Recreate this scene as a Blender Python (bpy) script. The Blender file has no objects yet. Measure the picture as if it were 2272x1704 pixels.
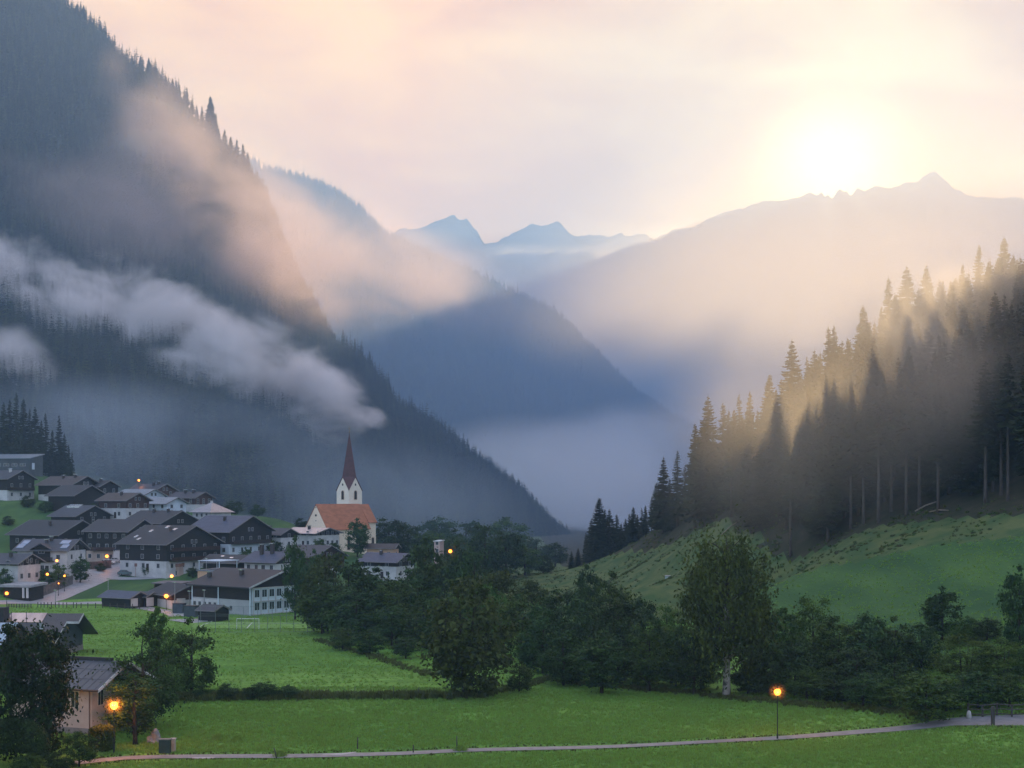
import bpy, bmesh, math, random
import numpy as np
from mathutils import Vector, Matrix

random.seed(7)
RNG = np.random.default_rng(11)
SC = bpy.context.scene
COL = SC.collection
F = 3121.0; UC = 1136.0; VH = 1100.0; EYE = 26.0      # focal length in photo pixels, horizon row, eye height in metres
R = math.radians

def P(u, v, Y):
    """the point of the place that lies Y metres ahead and shows at pixel u, v"""
    return Vector(((u - UC) / F * Y, Y, EYE + (VH - v) / F * Y))

# ------------------------------------------------------------------ materials
MATS = {}
def new_mat(name):
    m = bpy.data.materials.new(name); m.use_nodes = True
    nt = m.node_tree; nt.nodes.clear()
    return m, nt
def N(nt, kind, **kw):
    n = nt.nodes.new(kind)
    for k, v in kw.items():
        if k.startswith('i_'):
            key = k[2:].replace('_', ' ')
            n.inputs[key].default_value = v
        else:
            setattr(n, k, v)
    return n
def L(nt, a, ao, b, bi): nt.links.new(a.outputs[ao], b.inputs[bi])

def mat(name, col, col2=None, scale=1.0, rough=0.8, spec=0.3, bump=0.0, bscale=None, stretch=(1,1,1), coord='Object',
        metallic=0.0, contrast=(0.35, 0.65), detail=5.0, wave=None, rnd=0.0):
    """procedural surface: two tones mixed by noise, optional rows (wave) and bump"""
    if name in MATS: return MATS[name]
    m, nt = new_mat(name)
    out = N(nt, 'ShaderNodeOutputMaterial'); b = N(nt, 'ShaderNodeBsdfPrincipled')
    b.inputs['Roughness'].default_value = rough; b.inputs['Metallic'].default_value = metallic
    b.inputs['Specular IOR Level'].default_value = spec
    L(nt, b, 'BSDF', out, 'Surface')
    col2 = col2 or tuple(c * 0.75 for c in col)
    tc = N(nt, 'ShaderNodeTexCoord'); mp = N(nt, 'ShaderNodeMapping'); mp.inputs['Scale'].default_value = stretch
    L(nt, tc, coord, mp, 'Vector')
    no = N(nt, 'ShaderNodeTexNoise'); no.inputs['Scale'].default_value = scale; no.inputs['Detail'].default_value = detail
    L(nt, mp, 'Vector', no, 'Vector')
    cr = N(nt, 'ShaderNodeValToRGB')
    cr.color_ramp.elements[0].position = contrast[0]; cr.color_ramp.elements[1].position = contrast[1]
    cr.color_ramp.elements[0].color = (*col2, 1); cr.color_ramp.elements[1].color = (*col, 1)
    L(nt, no, 'Fac', cr, 'Fac')
    last, lo = cr, 'Color'
    h = None
    if wave:
        ws, axis, dark = wave
        w = N(nt, 'ShaderNodeTexWave', wave_type='BANDS', bands_direction=axis)
        w.inputs['Scale'].default_value = ws; w.inputs['Distortion'].default_value = 0.15; w.inputs['Detail'].default_value = 1
        L(nt, tc, coord, w, 'Vector')
        mx = N(nt, 'ShaderNodeMix', data_type='RGBA', blend_type='MULTIPLY'); mx.inputs[0].default_value = 1
        mr = N(nt, 'ShaderNodeMapRange'); mr.inputs['To Min'].default_value = dark; mr.inputs['To Max'].default_value = 1.0
        mr.inputs['From Max'].default_value = 0.6
        L(nt, w, 'Fac', mr, 'Value')
        nt.links.new(last.outputs[lo], mx.inputs[6]); nt.links.new(mr.outputs['Result'], mx.inputs[7])
        last, lo = mx, 2
        h = mr
    if rnd:
        oi = N(nt, 'ShaderNodeObjectInfo'); hs = N(nt, 'ShaderNodeHueSaturation')
        mr2 = N(nt, 'ShaderNodeMapRange'); mr2.inputs['To Min'].default_value = 1 - rnd; mr2.inputs['To Max'].default_value = 1 + rnd
        L(nt, oi, 'Random', mr2, 'Value'); L(nt, mr2, 'Result', hs, 'Value')
        nt.links.new(last.outputs[lo], hs.inputs['Color']); last, lo = hs, 'Color'
    nt.links.new(last.outputs[lo], b.inputs['Base Color'])
    if bump:
        bp = N(nt, 'ShaderNodeBump'); bp.inputs['Strength'].default_value = bump; bp.inputs['Distance'].default_value = 0.1
        if bscale:
            n2 = N(nt, 'ShaderNodeTexNoise'); n2.inputs['Scale'].default_value = bscale; n2.inputs['Detail'].default_value = 6
            L(nt, mp, 'Vector', n2, 'Vector'); L(nt, n2, 'Fac', bp, 'Height')
        elif h: L(nt, h, 'Result', bp, 'Height')
        else: L(nt, no, 'Fac', bp, 'Height')
        L(nt, bp, 'Normal', b, 'Normal')
    MATS[name] = m
    return m

def leaf_mat(name, dark, light, warm=None, scale=0.45, trans=0.25, rnd=0.25):
    if name in MATS: return MATS[name]
    m, nt = new_mat(name)
    out = N(nt, 'ShaderNodeOutputMaterial'); d = N(nt, 'ShaderNodeBsdfPrincipled'); t = N(nt, 'ShaderNodeBsdfTranslucent')
    d.inputs['Roughness'].default_value = 0.7; d.inputs['Specular IOR Level'].default_value = 0.15
    mx = N(nt, 'ShaderNodeMixShader'); mx.inputs[0].default_value = trans
    L(nt, d, 'BSDF', mx, 1); L(nt, t, 'BSDF', mx, 2); L(nt, mx, 'Shader', out, 'Surface')
    tc = N(nt, 'ShaderNodeTexCoord'); no = N(nt, 'ShaderNodeTexNoise'); no.inputs['Scale'].default_value = scale; no.inputs['Detail'].default_value = 4
    L(nt, tc, 'Object', no, 'Vector')
    cr = N(nt, 'ShaderNodeValToRGB'); e = cr.color_ramp.elements
    e[0].position = 0.33; e[0].color = (*dark, 1); e[1].position = 0.68; e[1].color = (*light, 1)
    if warm:
        k = cr.color_ramp.elements.new(0.8); k.color = (*warm, 1)
    L(nt, no, 'Fac', cr, 'Fac')
    gi = N(nt, 'ShaderNodeNewGeometry'); oi = N(nt, 'ShaderNodeObjectInfo')
    ad = N(nt, 'ShaderNodeMath', operation='ADD'); L(nt, gi, 'Random Per Island', ad, 0); L(nt, oi, 'Random', ad, 1)
    mr = N(nt, 'ShaderNodeMapRange'); mr.inputs['From Max'].default_value = 2.0
    mr.inputs['To Min'].default_value = 1 - 2 * rnd; mr.inputs['To Max'].default_value = 1 + 2 * rnd
    L(nt, ad, 'Value', mr, 'Value')
    hs = N(nt, 'ShaderNodeHueSaturation'); L(nt, mr, 'Result', hs, 'Value'); L(nt, cr, 'Color', hs, 'Color')
    h2 = N(nt, 'ShaderNodeMapRange'); h2.inputs['To Min'].default_value = 0.485; h2.inputs['To Max'].default_value = 0.515
    L(nt, oi, 'Random', h2, 'Value'); L(nt, h2, 'Result', hs, 'Hue')
    L(nt, hs, 'Color', d, 'Base Color'); L(nt, hs, 'Color', t, 'Color')
    MATS[name] = m
    return m

def emit_mat(name, col, strength):
    if name in MATS: return MATS[name]
    m, nt = new_mat(name)
    out = N(nt, 'ShaderNodeOutputMaterial'); e = N(nt, 'ShaderNodeEmission')
    e.inputs['Color'].default_value = (*col, 1); e.inputs['Strength'].default_value = strength
    L(nt, e, 'Emission', out, 'Surface'); MATS[name] = m
    return m

def glass_mat(name='window_glass', col=(0.03, 0.04, 0.05), rough=0.12):
    return mat(name, col, tuple(c * 0.6 for c in col), scale=0.6, rough=rough, spec=0.6)

# ------------------------------------------------------------------ mesh helpers
class MB:
    def __init__(self): self.v = []; self.f = []; self.mi = []
    def poly(self, pts, m=0):
        k = len(self.v); self.v += [tuple(p) for p in pts]; self.f.append(tuple(range(k, k + len(pts)))); self.mi.append(m)
    def box(self, x0, x1, y0, y1, z0, z1, m=0):
        k = len(self.v)
        self.v += [(x0,y0,z0),(x1,y0,z0),(x1,y1,z0),(x0,y1,z0),(x0,y0,z1),(x1,y0,z1),(x1,y1,z1),(x0,y1,z1)]
        for q in ((0,3,2,1),(4,5,6,7),(0,1,5,4),(1,2,6,5),(2,3,7,6),(3,0,4,7)):
            self.f.append(tuple(k + i for i in q)); self.mi.append(m)
        return self
    def prism(self, prof, axis, a0, a1, m=0):
        """prof: polygon in the two other axes; axis 'x': prof=(y,z), 'y': prof=(x,z), 'z': prof=(x,y)"""
        def pt(p, a):
            return (a, p[0], p[1]) if axis == 'x' else (p[0], a, p[1]) if axis == 'y' else (p[0], p[1], a)
        n = len(prof); k = len(self.v)
        self.v += [pt(p, a0) for p in prof] + [pt(p, a1) for p in prof]
        self.f.append(tuple(range(k + n - 1, k - 1, -1))); self.f.append(tuple(range(k + n, k + 2 * n))); self.mi += [m, m]
        for i in range(n):
            j = (i + 1) % n
            self.f.append((k + i, k + j, k + n + j, k + n + i)); self.mi.append(m)
        return self
    def tube(self, pts, rad, n=8, cap=True, m=0):
        k = len(self.v); pts = [Vector(p) for p in pts]
        if not hasattr(rad, '__len__'): rad = [rad] * len(pts)
        for i, p in enumerate(pts):
            d = (pts[min(i + 1, len(pts) - 1)] - pts[max(i - 1, 0)]).normalized()
            a = d.cross(Vector((0.31, 0.95, 0.02)) if abs(d.y) < 0.9 else Vector((1, 0, 0))).normalized(); b = d.cross(a)
            for j in range(n):
                t = 2 * math.pi * j / n
                self.v.append(tuple(p + (a * math.cos(t) + b * math.sin(t)) * rad[i]))
        for i in range(len(pts) - 1):
            for j in range(n):
                q = (k + i * n + j, k + i * n + (j + 1) % n, k + (i + 1) * n + (j + 1) % n, k + (i + 1) * n + j)
                self.f.append(q); self.mi.append(m)
        if cap:
            self.f.append(tuple(k + j for j in range(n - 1, -1, -1))); self.mi.append(m)
            e = k + (len(pts) - 1) * n; self.f.append(tuple(e + j for j in range(n))); self.mi.append(m)
        return self
    def lathe(self, prof, n=16, c=(0, 0), m=0):
        k = len(self.v)
        for r, z in prof:
            for j in range(n):
                t = 2 * math.pi * j / n; self.v.append((c[0] + r * math.cos(t), c[1] + r * math.sin(t), z))
        for i in range(len(prof) - 1):
            for j in range(n):
                self.f.append((k+i*n+j, k+i*n+(j+1)%n, k+(i+1)*n+(j+1)%n, k+(i+1)*n+j)); self.mi.append(m)
        self.f.append(tuple(k + j for j in range(n - 1, -1, -1))); self.mi.append(m)
        e = k + (len(prof) - 1) * n; self.f.append(tuple(e + j for j in range(n))); self.mi.append(m)
        return self
    def mesh(self, name, mats, smooth=False):
        me = bpy.data.meshes.new(name); me.from_pydata(self.v, [], self.f)
        for mm in (mats if isinstance(mats, (list, tuple)) else [mats]): me.materials.append(mm)
        me.polygons.foreach_set('material_index', self.mi)
        if smooth: me.polygons.foreach_set('use_smooth', [True] * len(me.polygons))
        me.update(); return me

def link(name, me, parent=None, loc=None, rz=None):
    o = bpy.data.objects.new(name, me); COL.objects.link(o)
    if parent: o.parent = parent
    if loc is not None: o.location = loc
    if rz is not None: o.rotation_euler = (0, 0, rz)
    return o
def part(name, mb, mats, parent, smooth=False, label=None):
    o = link(name, mb.mesh(name, mats, smooth), parent)
    if label: o['label'] = label
    return o
def tag(o, label=None, cat=None, group=None, kind=None):
    if label: o['label'] = label
    if cat: o['category'] = cat
    if group: o['group'] = group
    if kind: o['kind'] = kind
    return o
def thing(name, label, cat, loc=(0,0,0), rz=0.0, group=None):
    o = bpy.data.objects.new(name, None); COL.objects.link(o); o.empty_display_size = 0.3
    o.location = loc; o.rotation_euler = (0, 0, rz)
    return tag(o, label, cat, group)
def copy_tree(o, parent=None):
    c = o.copy(); COL.objects.link(c)
    if parent: c.parent = parent
    for ch in o.children: copy_tree(ch, c)
    return c
def raw_mesh(name, V, Fq, mats, mi=None, smooth=False):
    """numpy vertices and equal-length faces"""
    me = bpy.data.meshes.new(name)
    V = np.asarray(V, np.float32); Fq = np.asarray(Fq, np.int32); n = Fq.shape[1]
    me.vertices.add(len(V)); me.vertices.foreach_set('co', V.ravel())
    me.loops.add(Fq.size); me.loops.foreach_set('vertex_index', Fq.ravel())
    me.polygons.add(len(Fq)); me.polygons.foreach_set('loop_start', np.arange(0, Fq.size, n, dtype=np.int32))
    if mi is not None: me.polygons.foreach_set('material_index', np.asarray(mi, np.int32))
    if smooth: me.polygons.foreach_set('use_smooth', np.ones(len(Fq), bool))
    for mm in (mats if isinstance(mats, (list, tuple)) else [mats]): me.materials.append(mm)
    me.update(calc_edges=True); me.validate()
    return me

# ------------------------------------------------------------------ value noise
def _h(ix, iy, seed):
    n = (ix * 374761393 + iy * 668265263 + seed * 974634777) & 0xFFFFFFFF
    n = ((n ^ (n >> 13)) * 1274126177) & 0xFFFFFFFF
    return ((n ^ (n >> 16)) & 0xFFFF) / 65535.0
def vnoise(x, y, seed=0):
    x = np.asarray(x, float); y = np.asarray(y, float)
    ix = np.floor(x).astype(np.int64); iy = np.floor(y).astype(np.int64); fx = x - ix; fy = y - iy
    fx = fx * fx * (3 - 2 * fx); fy = fy * fy * (3 - 2 * fy)
    a = _h(ix, iy, seed); b = _h(ix + 1, iy, seed); c = _h(ix, iy + 1, seed); d = _h(ix + 1, iy + 1, seed)
    return (a * (1 - fx) + b * fx) * (1 - fy) + (c * (1 - fx) + d * fx) * fy
def fbm(x, y, oct=4, seed=0):
    s = 0; a = 0.5
    for i in range(oct):
        s = s + a * (vnoise(x, y, seed + i * 17) - 0.5); x = x * 2.03; y = y * 2.03; a *= 0.5
    return s
# ------------------------------------------------------------------ village houses: measured ridge, eave and base in the photograph + distance
# name, label, ridge_left u, ridge_right u, ridge v, eave v, base v, distance, turn, pitch, options
HOUSES = [
 dict(label='dark timber house with white ground floor above the grass slope at the left edge', u=(-40, 51), v=(1043, 1063, 1106), Y=500, th=24, lower='white', split=.42, roof='roof_slate', gw=3, chim=[(.55,.2,'pale')], gbal=1),
 dict(label='low house with brownish roof and reddish gable, highest row just right of the grass slope', u=(113, 195), v=(1056, 1076, 1112), Y=500, th=30, lower='white', split=.4, roof='roof_brown', chim=[(-.1,.25,'bright'),(.45,.15,'bright')], gw=2),
 dict(label='nearly black barn-like house with plain dark roof, beside the top of the grass slope', u=(139, 204), v=(1076, 1100, 1128), Y=472, th=26, lower='timber_dark', split=.4, roof='roof_dark', gw=2, nowin=1),
 dict(label='dark timber house with a pale metal strip on its roof, right of the grass slope', u=(148, 211), v=(1121, 1146, 1172), Y=452, th=30, lower='timber_dark', split=.4, roof='roof_slate', gw=3, strip=1),
 dict(label='long dark farmhouse with the biggest plain roof at the left, beside the small meadow tree', u=(67, 184), v=(1154, 1188, 1232), Y=430, th=26, lower='timber_dark', split=.35, roof='roof_black', gw=3, fw=3, chim=[(.1,.35,'dark')]),
 dict(label='brown timber house with two rows of small windows above the lit garden wall', u=(219, 321), v=(1152, 1180, 1246), Y=425, th=20, lower='pinkwall', split=.34, roof='roof_dark', gw=3, fw=5, fbal=1, storeys=3),
 dict(label='largest dark chalet with five bright skylights and broad balconies on its gable', u=(323, 436), v=(1166, 1209, 1268), Y=400, th=30, lower='white', split=.36, roof='roof_black', gw=5, fw=3, gbal=2, sky=5, storeys=3, chim=[(.35,.3,'brown')]),
 dict(label='white and brown house with wooden upper floor and short pinkish roof on the hillside', u=(241, 310), v=(1093, 1111, 1150), Y=460, th=30, lower='white', split=.55, roof='roof_brown', gw=3, fw=2, chim=[(.1,.3,'dark')], upper='timber_red'),
 dict(label='brown gabled chalet standing highest in the middle of the village', u=(306, 371), v=(1073, 1089, 1115), Y=515, th=32, lower='timber', split=.4, roof='roof_slate', gw=2, upper='timber_red', chim=[(.3,.25,'bright'),(.5,.1,'bright')]),
 dict(label='small pale blue house with a single gable window, behind the other pale blue house', u=(276, 345), v=(1085, 1101, 1126), Y=492, th=36, lower='pale', split=.5, roof='roof_light', gw=1, upper='pale', fw=2),
 dict(label='pale blue house with three dark square windows, right of the white and brown house', u=(330, 396), v=(1103, 1118, 1146), Y=470, th=36, lower='pale', split=.5, roof='roof_light', gw=2, fw=3, upper='pale'),
 dict(label='grey roofed house with reddish upper floor at the right end of the top row', u=(391, 456), v=(1091, 1105, 1132), Y=492, th=32, lower='white', split=.45, roof='roof_slate', gw=3, fw=3, upper='timber_red', chim=[(-.2,.2,'bright'),(.3,.15,'bright')]),
 dict(label='dark gabled house with bare dark roof directly behind the skylight chalet', u=(313, 405), v=(1133, 1162, 1200), Y=440, th=34, lower='timber_dark', split=.4, roof='roof_dark', gw=3, chim=[(-.2,.15,'bright'),(.45,.12,'bright')]),
 dict(label='big house with blue grey tiled roof and two lit windows under its eave', u=(458, 562), v=(1144, 1181, 1232), Y=420, th=28, lower='pale', split=.46, roof='roof_blue', gw=5, fw=4, gbal=1, lit=2, storeys=2, chim=[(.1,.3,'dark')]),
 dict(label='small white house with short dark gable, between the blue roofed house and the church front', u=(590, 645), v=(1172, 1187, 1217), Y=432, th=34, lower='white', split=.75, roof='roof_slate', gw=1, fw=2, chim=[(-.5,.2,'bright')]),
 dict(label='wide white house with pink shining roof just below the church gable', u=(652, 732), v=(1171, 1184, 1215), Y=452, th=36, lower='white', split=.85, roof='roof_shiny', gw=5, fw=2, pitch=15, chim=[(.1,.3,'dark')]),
 dict(label='grey roofed house with brown gable below the pink roofed house', u=(650, 736), v=(1210, 1237, 1275), Y=415, th=34, lower='white', split=.3, roof='roof_slate', gw=2, upper='timber_red'),
 dict(label='small house with blue tiled roof and two tall chimneys above the school roof', u=(566, 645), v=(1224, 1249, 1272), Y=382, th=30, lower='white', split=.8, roof='roof_blue', gw=1, fw=4, chim=[(-.35,.3,'tall'),(.15,.2,'tall')]),
 dict(label='low dark shed with skylights left of the two chimney house', u=(466, 552), v=(1231, 1250, 1272), Y=388, th=26, lower='timber_dark', split=.4, roof='roof_dark', gw=1, sky=2, nowin=1),
 dict(label='white house with blue solar panels on both sides of a small front dormer gable', u=(54, 177), v=(1196, 1222, 1272), Y=385, th=8, lower='white', split=.95, roof='roof_slate', gw=2, fw=3, solar=1, dormer=1, fbal=1, chim=[(.05,.15,'bright'),(-.02,.4,'bright')]),
 dict(label='white house with grey roof and tall dark gable above the carport', u=(-60, 72), v=(1228, 1251, 1292), Y=360, th=18, lower='white', split=.85, roof='roof_slate', gw=3, fw=3, chim=[(.45,.35,'dark')]),
 dict(label='low dark wooden shed with blue grey roof behind the road fence', u=(240, 312), v=(1312, 1328, 1347), Y=330, th=30, lower='timber_dark', split=.4, roof='roof_blue', gw=0, nowin=1, garage=1),
 dict(label='small twin-pitched shed wedged between the blue grey shed and the red barn', u=(312, 342), v=(1313, 1325, 1346), Y=333, th=34, lower='timber_dark', split=.4, roof='roof_slate', gw=0, nowin=1, garage=1),
 dict(label='dark red barn with white doors beside the lit lamp near the sports ground', u=(372, 425), v=(1297, 1322, 1349), Y=330, th=52, lower='white', split=.55, roof='roof_dark', gw=0, upper='timber_red', garage=2),
 dict(label='dark roofed kiosk-like shed in front of the school', u=(452, 495), v=(1342, 1356, 1374), Y=295, th=30, lower='timber_dark', split=.4, roof='roof_slate', gw=0, nowin=1),
 dict(label='blue grey roofed house half hidden by tree crowns right of the church', u=(815, 905), v=(1227, 1248, 1285), Y=400, th=28, lower='white', split=.7, roof='roof_blue', gw=2, fw=2, chim=[(-.2,.2,'bright')]),
 dict(label='small orange and white house with dark roof at the foot of the church', u=(815, 884), v=(1206, 1217, 1240), Y=440, th=12, lower='orange', split=.9, roof='roof_dark', gw=1, fw=3),
 dict(label='low dark house squeezed behind the barn-like house and the white and brown house', u=(205, 245), v=(1066, 1080, 1112), Y=505, th=30, lower='timber_dark', split=.4, roof='roof_dark', gw=2, chim=[(.2,.2,'bright')]),
]
def plan_house(h):
    ul, ur = h['u']; vr, ve, vb = h['v']; Y = h['Y']; th = R(h['th']); t = math.tan(R(h.get('pitch', 23)))
    c, s = math.cos(th), math.sin(th)
    Rr = P(ur, vr, Y); a = (ul - UC) / F
    h['len'] = (Rr.x - a * Y) / (c + a * s)
    k = (VH - ve) / F
    w = ((Rr.z - EYE) - k * Y) / (t - k * c); w = max(w, 2.2); h['w'] = w
    Yb = Y - (w - .9) * c
    zb = EYE + (VH - vb) / F * Yb
    mid = Rr - Vector((c, -s, 0)) * (h['len'] / 2)
    h['o'] = Vector((mid.x, mid.y, zb)); h['hr'] = Rr.z - zb; h['t'] = t
    return h
for h in HOUSES: plan_house(h)

# ------------------------------------------------------------------ the ground: one sheet through measured points
CTRL = []
def ctl(u, v, Y): p = P(u, v, Y); CTRL.append((p.x, p.y, p.z))
def ctz(x, y, z): CTRL.append((x, y, z))
for h in HOUSES:
    ctz(h['o'].x, h['o'].y, h['o'].z - .1)
    c, s = math.cos(R(h['th'])), math.sin(R(h['th']))
    ctz(h['o'].x - s * h['w'] * .8, h['o'].y - c * h['w'] * .8, h['o'].z - .25)
for x in range(-240, 241, 40):                       # the slope below the viewer and the flat meadow
    ctz(x, -60, 26); ctz(x, -20, 24.3); ctz(x, 12, 22.0); ctz(x, 45, 11); ctz(x, 80, 3.0); ctz(x, 105, .4)
    if x < 80:
        for y in (135, 165, 200, 240): ctz(x, y, 0.0)
for x in (-70, -40, -10, 20, 45): ctz(x, 280, -.4); 
for x in (-20, 0, 15): ctz(x, 320, -1); ctz(x, 400, -1.5); ctz(x, 500, -2); ctz(x, 600, -3)
for u, v, Y in [(20,1346,332),(120,1343,334),(250,1344,334),(330,1352,330),(440,1385,290),(560,1386,290),(690,1386,290),(600,1372,303),
                (500,1374,300),(700,1374,303),(30,1335,345),(90,1330,352),(150,1300,372),(215,1268,398),(265,1240,425),(300,1285,398),
                (345,1283,398),(395,1290,385),(330,1300,370),(260,1312,360),(180,1318,358),(200,1345,336),(60,1300,366),(130,1285,372),
                (10,1115,482),(60,1140,470),(100,1165,455),(20,1180,445),(60,1210,436),(0,1230,425),
                (585,1142,525),(620,1152,520),(655,1172,500),(700,1235,480),(790,1236,478),(845,1238,476),(700,1240,500),(850,1243,500),
                (540,1150,520),(480,1140,530),(400,1115,545),(250,1100,560),(100,1062,570),(-40,1050,575),(30,1042,548)]:
    ctl(u, v, Y)
# right-hand hill: meadow, clearing and wood floor
for u, v, Y in [(1700,1400,236),(1850,1395,222),(2050,1385,210),(2272,1372,198),(2400,1372,190),(1690,1297,270),(1850,1252,260),(2040,1217,250),(2272,1172,240),
                (2420,1135,236),(1760,1256,292),(1900,1195,278),(2050,1158,268),(2272,1130,250),(2400,1100,250),(1600,1132,334),(1540,1190,350),(1500,1260,330),(1600,1230,310),
                (1450,1217,402),(1420,1255,380),(1300,1258,458),(1250,1262,500),(1680,1140,335),(1480,1290,310),(1420,1300,300)]:
    ctl(u, v, Y)
for x, y, z in [(61,345,27.5),(69,350,36),(98,360,57),(115,330,58),(85,310,36),(98,290,36),(108,270,38),(125,300,58),(140,340,75),(170,360,95),(220,330,110),(220,240,75),(160,240,58),
                (130,230,36),(110,225,24),(160,200,34),(220,200,50),(100,160,0.8),(140,160,1.2),(100,195,4),(180,150,8),(130,120,1),(60,420,30),(100,430,60),(50,480,10),(90,500,18),(160,430,80),(220,430,100),(160,500,40),(225,500,60),
                (60,560,0),(120,570,4),(160,570,10),(220,570,20),(60,620,-3),(120,630,-4),(180,640,-4),(235,640,-4),(36,520,2),(230,100,6),(230,60,8)]:
    ctz(x, y, z)
for x, y, z in [(-240,300,10),(-240,360,16),(-240,420,22),(-240,500,29),(-240,600,36),(-160,620,20),(-80,640,5),(-40,560,1),(-60,600,3),(-100,600,8),(-130,560,16),(-200,260,4),(-180,300,5),(0,640,-3),(-240,180,0)]:
    ctz(x, y, z)
_C = np.array(CTRL); _c2 = 10.0 ** 2
def _phi(d2): return np.sqrt(d2 + _c2)
NCTRL = len(_C)
_A = np.zeros((NCTRL + 3, NCTRL + 3)); _d2 = ((_C[:, None, :2] - _C[None, :, :2]) ** 2).sum(-1)
_A[:NCTRL, :NCTRL] = _phi(_d2) - np.eye(NCTRL) * 1.5
_A[:NCTRL, NCTRL] = 1; _A[:NCTRL, NCTRL + 1:] = _C[:, :2]; _A[NCTRL, :NCTRL] = 1; _A[NCTRL + 1:, :NCTRL] = _C[:, :2].T
_W = np.linalg.solve(_A, np.concatenate([_C[:, 2], np.zeros(3)]))
def ground_z(x, y):
    """height of the ground sheet (works on arrays)"""
    x = np.atleast_1d(np.asarray(x, float)); y = np.atleast_1d(np.asarray(y, float))
    cx = np.clip(x, -245, 235); cy = np.clip(y, -60, 640); out = np.empty(len(cx))
    for i in range(0, len(cx), 4000):
        q = slice(i, i + 4000)
        d2 = (cx[q, None] - _C[None, :, 0]) ** 2 + (cy[q, None] - _C[None, :, 1]) ** 2
        out[q] = _phi(d2) @ _W[:NCTRL] + _W[NCTRL] + _W[NCTRL + 1] * cx[q] + _W[NCTRL + 2] * cy[q]
    hill = np.clip((x - 30) / 30, 0, 1) * np.clip((y - 190) / 30, 0, 1)
    return out + (0.5 + 2.2 * hill) * fbm(x / 22 - hill * y / 40, y / (14 + 8 * hill), 3, 5) * np.clip((y - 90) / 60, 0, 1)
def gz(x, y): return float(ground_z([x], [y])[0])
def on_ground(u, v, lo=100, hi=640):
    """where the sight line through pixel u, v meets the ground"""
    ys = np.arange(lo, hi, 1.0); xs = (u - UC) / F * ys; zs = EYE + (VH - v) / F * ys
    below = np.nonzero(zs <= ground_z(xs, ys))[0]
    i = below[0] if len(below) else len(ys) - 1
    y = ys[i]; x = (u - UC) / F * y
    return Vector((x, y, gz(x, y)))

def grid_axis(segs):
    a = []
    for lo, hi, st in segs: a += list(np.arange(lo, hi, st))
    return np.array(a + [segs[-1][1]])
gx = grid_axis([(-3200,-1000,550),(-1000,-250,75),(-250,-160,6),(-160,165,2.2),(165,250,6),(250,1000,75),(1000,3200,550)])
gy = grid_axis([(-600,-200,100),(-200,80,12),(80,130,4),(130,470,2.2),(470,660,5),(660,1400,80),(1400,3900,500)])
GX, GY = np.meshgrid(gx, gy)
GZ = ground_z(GX.ravel(), GY.ravel())
nx, ny = len(gx), len(gy)
ii = (np.arange(ny - 1)[:, None] * nx + np.arange(nx - 1)[None, :]).ravel()
Fq = np.stack([ii, ii + 1, ii + nx + 1, ii + nx], 1)

def meadow_material():
    m, nt = new_mat('meadow_grass')
    out = N(nt, 'ShaderNodeOutputMaterial'); b = N(nt, 'ShaderNodeBsdfPrincipled')
    b.inputs['Roughness'].default_value = .9; b.inputs['Specular IOR Level'].default_value = .1
    L(nt, b, 'BSDF', out, 'Surface')
    tc = N(nt, 'ShaderNodeTexCoord')
    def noise(scale, detail, st=(1, 1, 1)):
        mp = N(nt, 'ShaderNodeMapping'); mp.inputs['Scale'].default_value = st; L(nt, tc, 'Object', mp, 'Vector')
        n = N(nt, 'ShaderNodeTexNoise'); n.inputs['Scale'].default_value = scale; n.inputs['Detail'].default_value = detail
        L(nt, mp, 'Vector', n, 'Vector'); return n
    big = noise(.028, 3, (.6, 1.3, 1)); mid = noise(.22, 5, (.55, 1.5, 1)); fine = noise(2.2, 6)
    c1 = N(nt, 'ShaderNodeValToRGB'); e = c1.color_ramp.elements
    e[0].position = .35; e[0].color = (.090, .205, .034, 1); e[1].position = .66; e[1].color = (.155, .285, .055, 1)
    L(nt, big, 'Fac', c1, 'Fac')
    c2 = N(nt, 'ShaderNodeValToRGB'); e = c2.color_ramp.elements
    e[0].position = .3; e[0].color = (.7, .72, .7, 1); e[1].position = .64; e[1].color = (1.1, 1.1, 1.1, 1)
    L(nt, mid, 'Fac', c2, 'Fac')
    c3 = N(nt, 'ShaderNodeValToRGB'); e = c3.color_ramp.elements
    e[0].position = .32; e[0].color = (.6, .62, .6, 1); e[1].position = .68; e[1].color = (1.3, 1.25, 1.2, 1)
    L(nt, fine, 'Fac', c3, 'Fac')
    m1 = N(nt, 'ShaderNodeMix', data_type='RGBA', blend_type='MULTIPLY'); m1.inputs[0].default_value = .85
    m2 = N(nt, 'ShaderNodeMix', data_type='RGBA', blend_type='MULTIPLY'); m2.inputs[0].default_value = .9
    nt.links.new(c1.outputs[0], m1.inputs[6]); nt.links.new(c2.outputs[0], m1.inputs[7])
    nt.links.new(m1.outputs[2], m2.inputs[6]); nt.links.new(c3.outputs[0], m2.inputs[7])
    nt.links.new(m2.outputs[2], b.inputs['Base Color'])
    bp = N(nt, 'ShaderNodeBump'); bp.inputs['Strength'].default_value = .7; bp.inputs['Distance'].default_value = .25
    L(nt, fine, 'Fac', bp, 'Height'); L(nt, bp, 'Normal', b, 'Normal')
    return m
M_MEADOW = meadow_material()
M_HILLMEADOW = mat('hill_meadow', (.066, .128, .036), (.034, .080, .028), scale=.075, stretch=(1.6, .35, 2.6), rough=.9, spec=.1, bump=1.0, bscale=1.3, detail=12, contrast=(.36, .64))
M_SCRUB = mat('scrub_floor', (.105, .125, .048), (.052, .090, .034), scale=.22, rough=.95, spec=.05, bump=1.0, bscale=1.2, detail=9, contrast=(.38, .62))
M_NEEDLE = mat('forest_floor', (.055, .048, .03), (.03, .035, .02), scale=.3, rough=.95, spec=.05, bump=.8, bscale=1.5)
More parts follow.
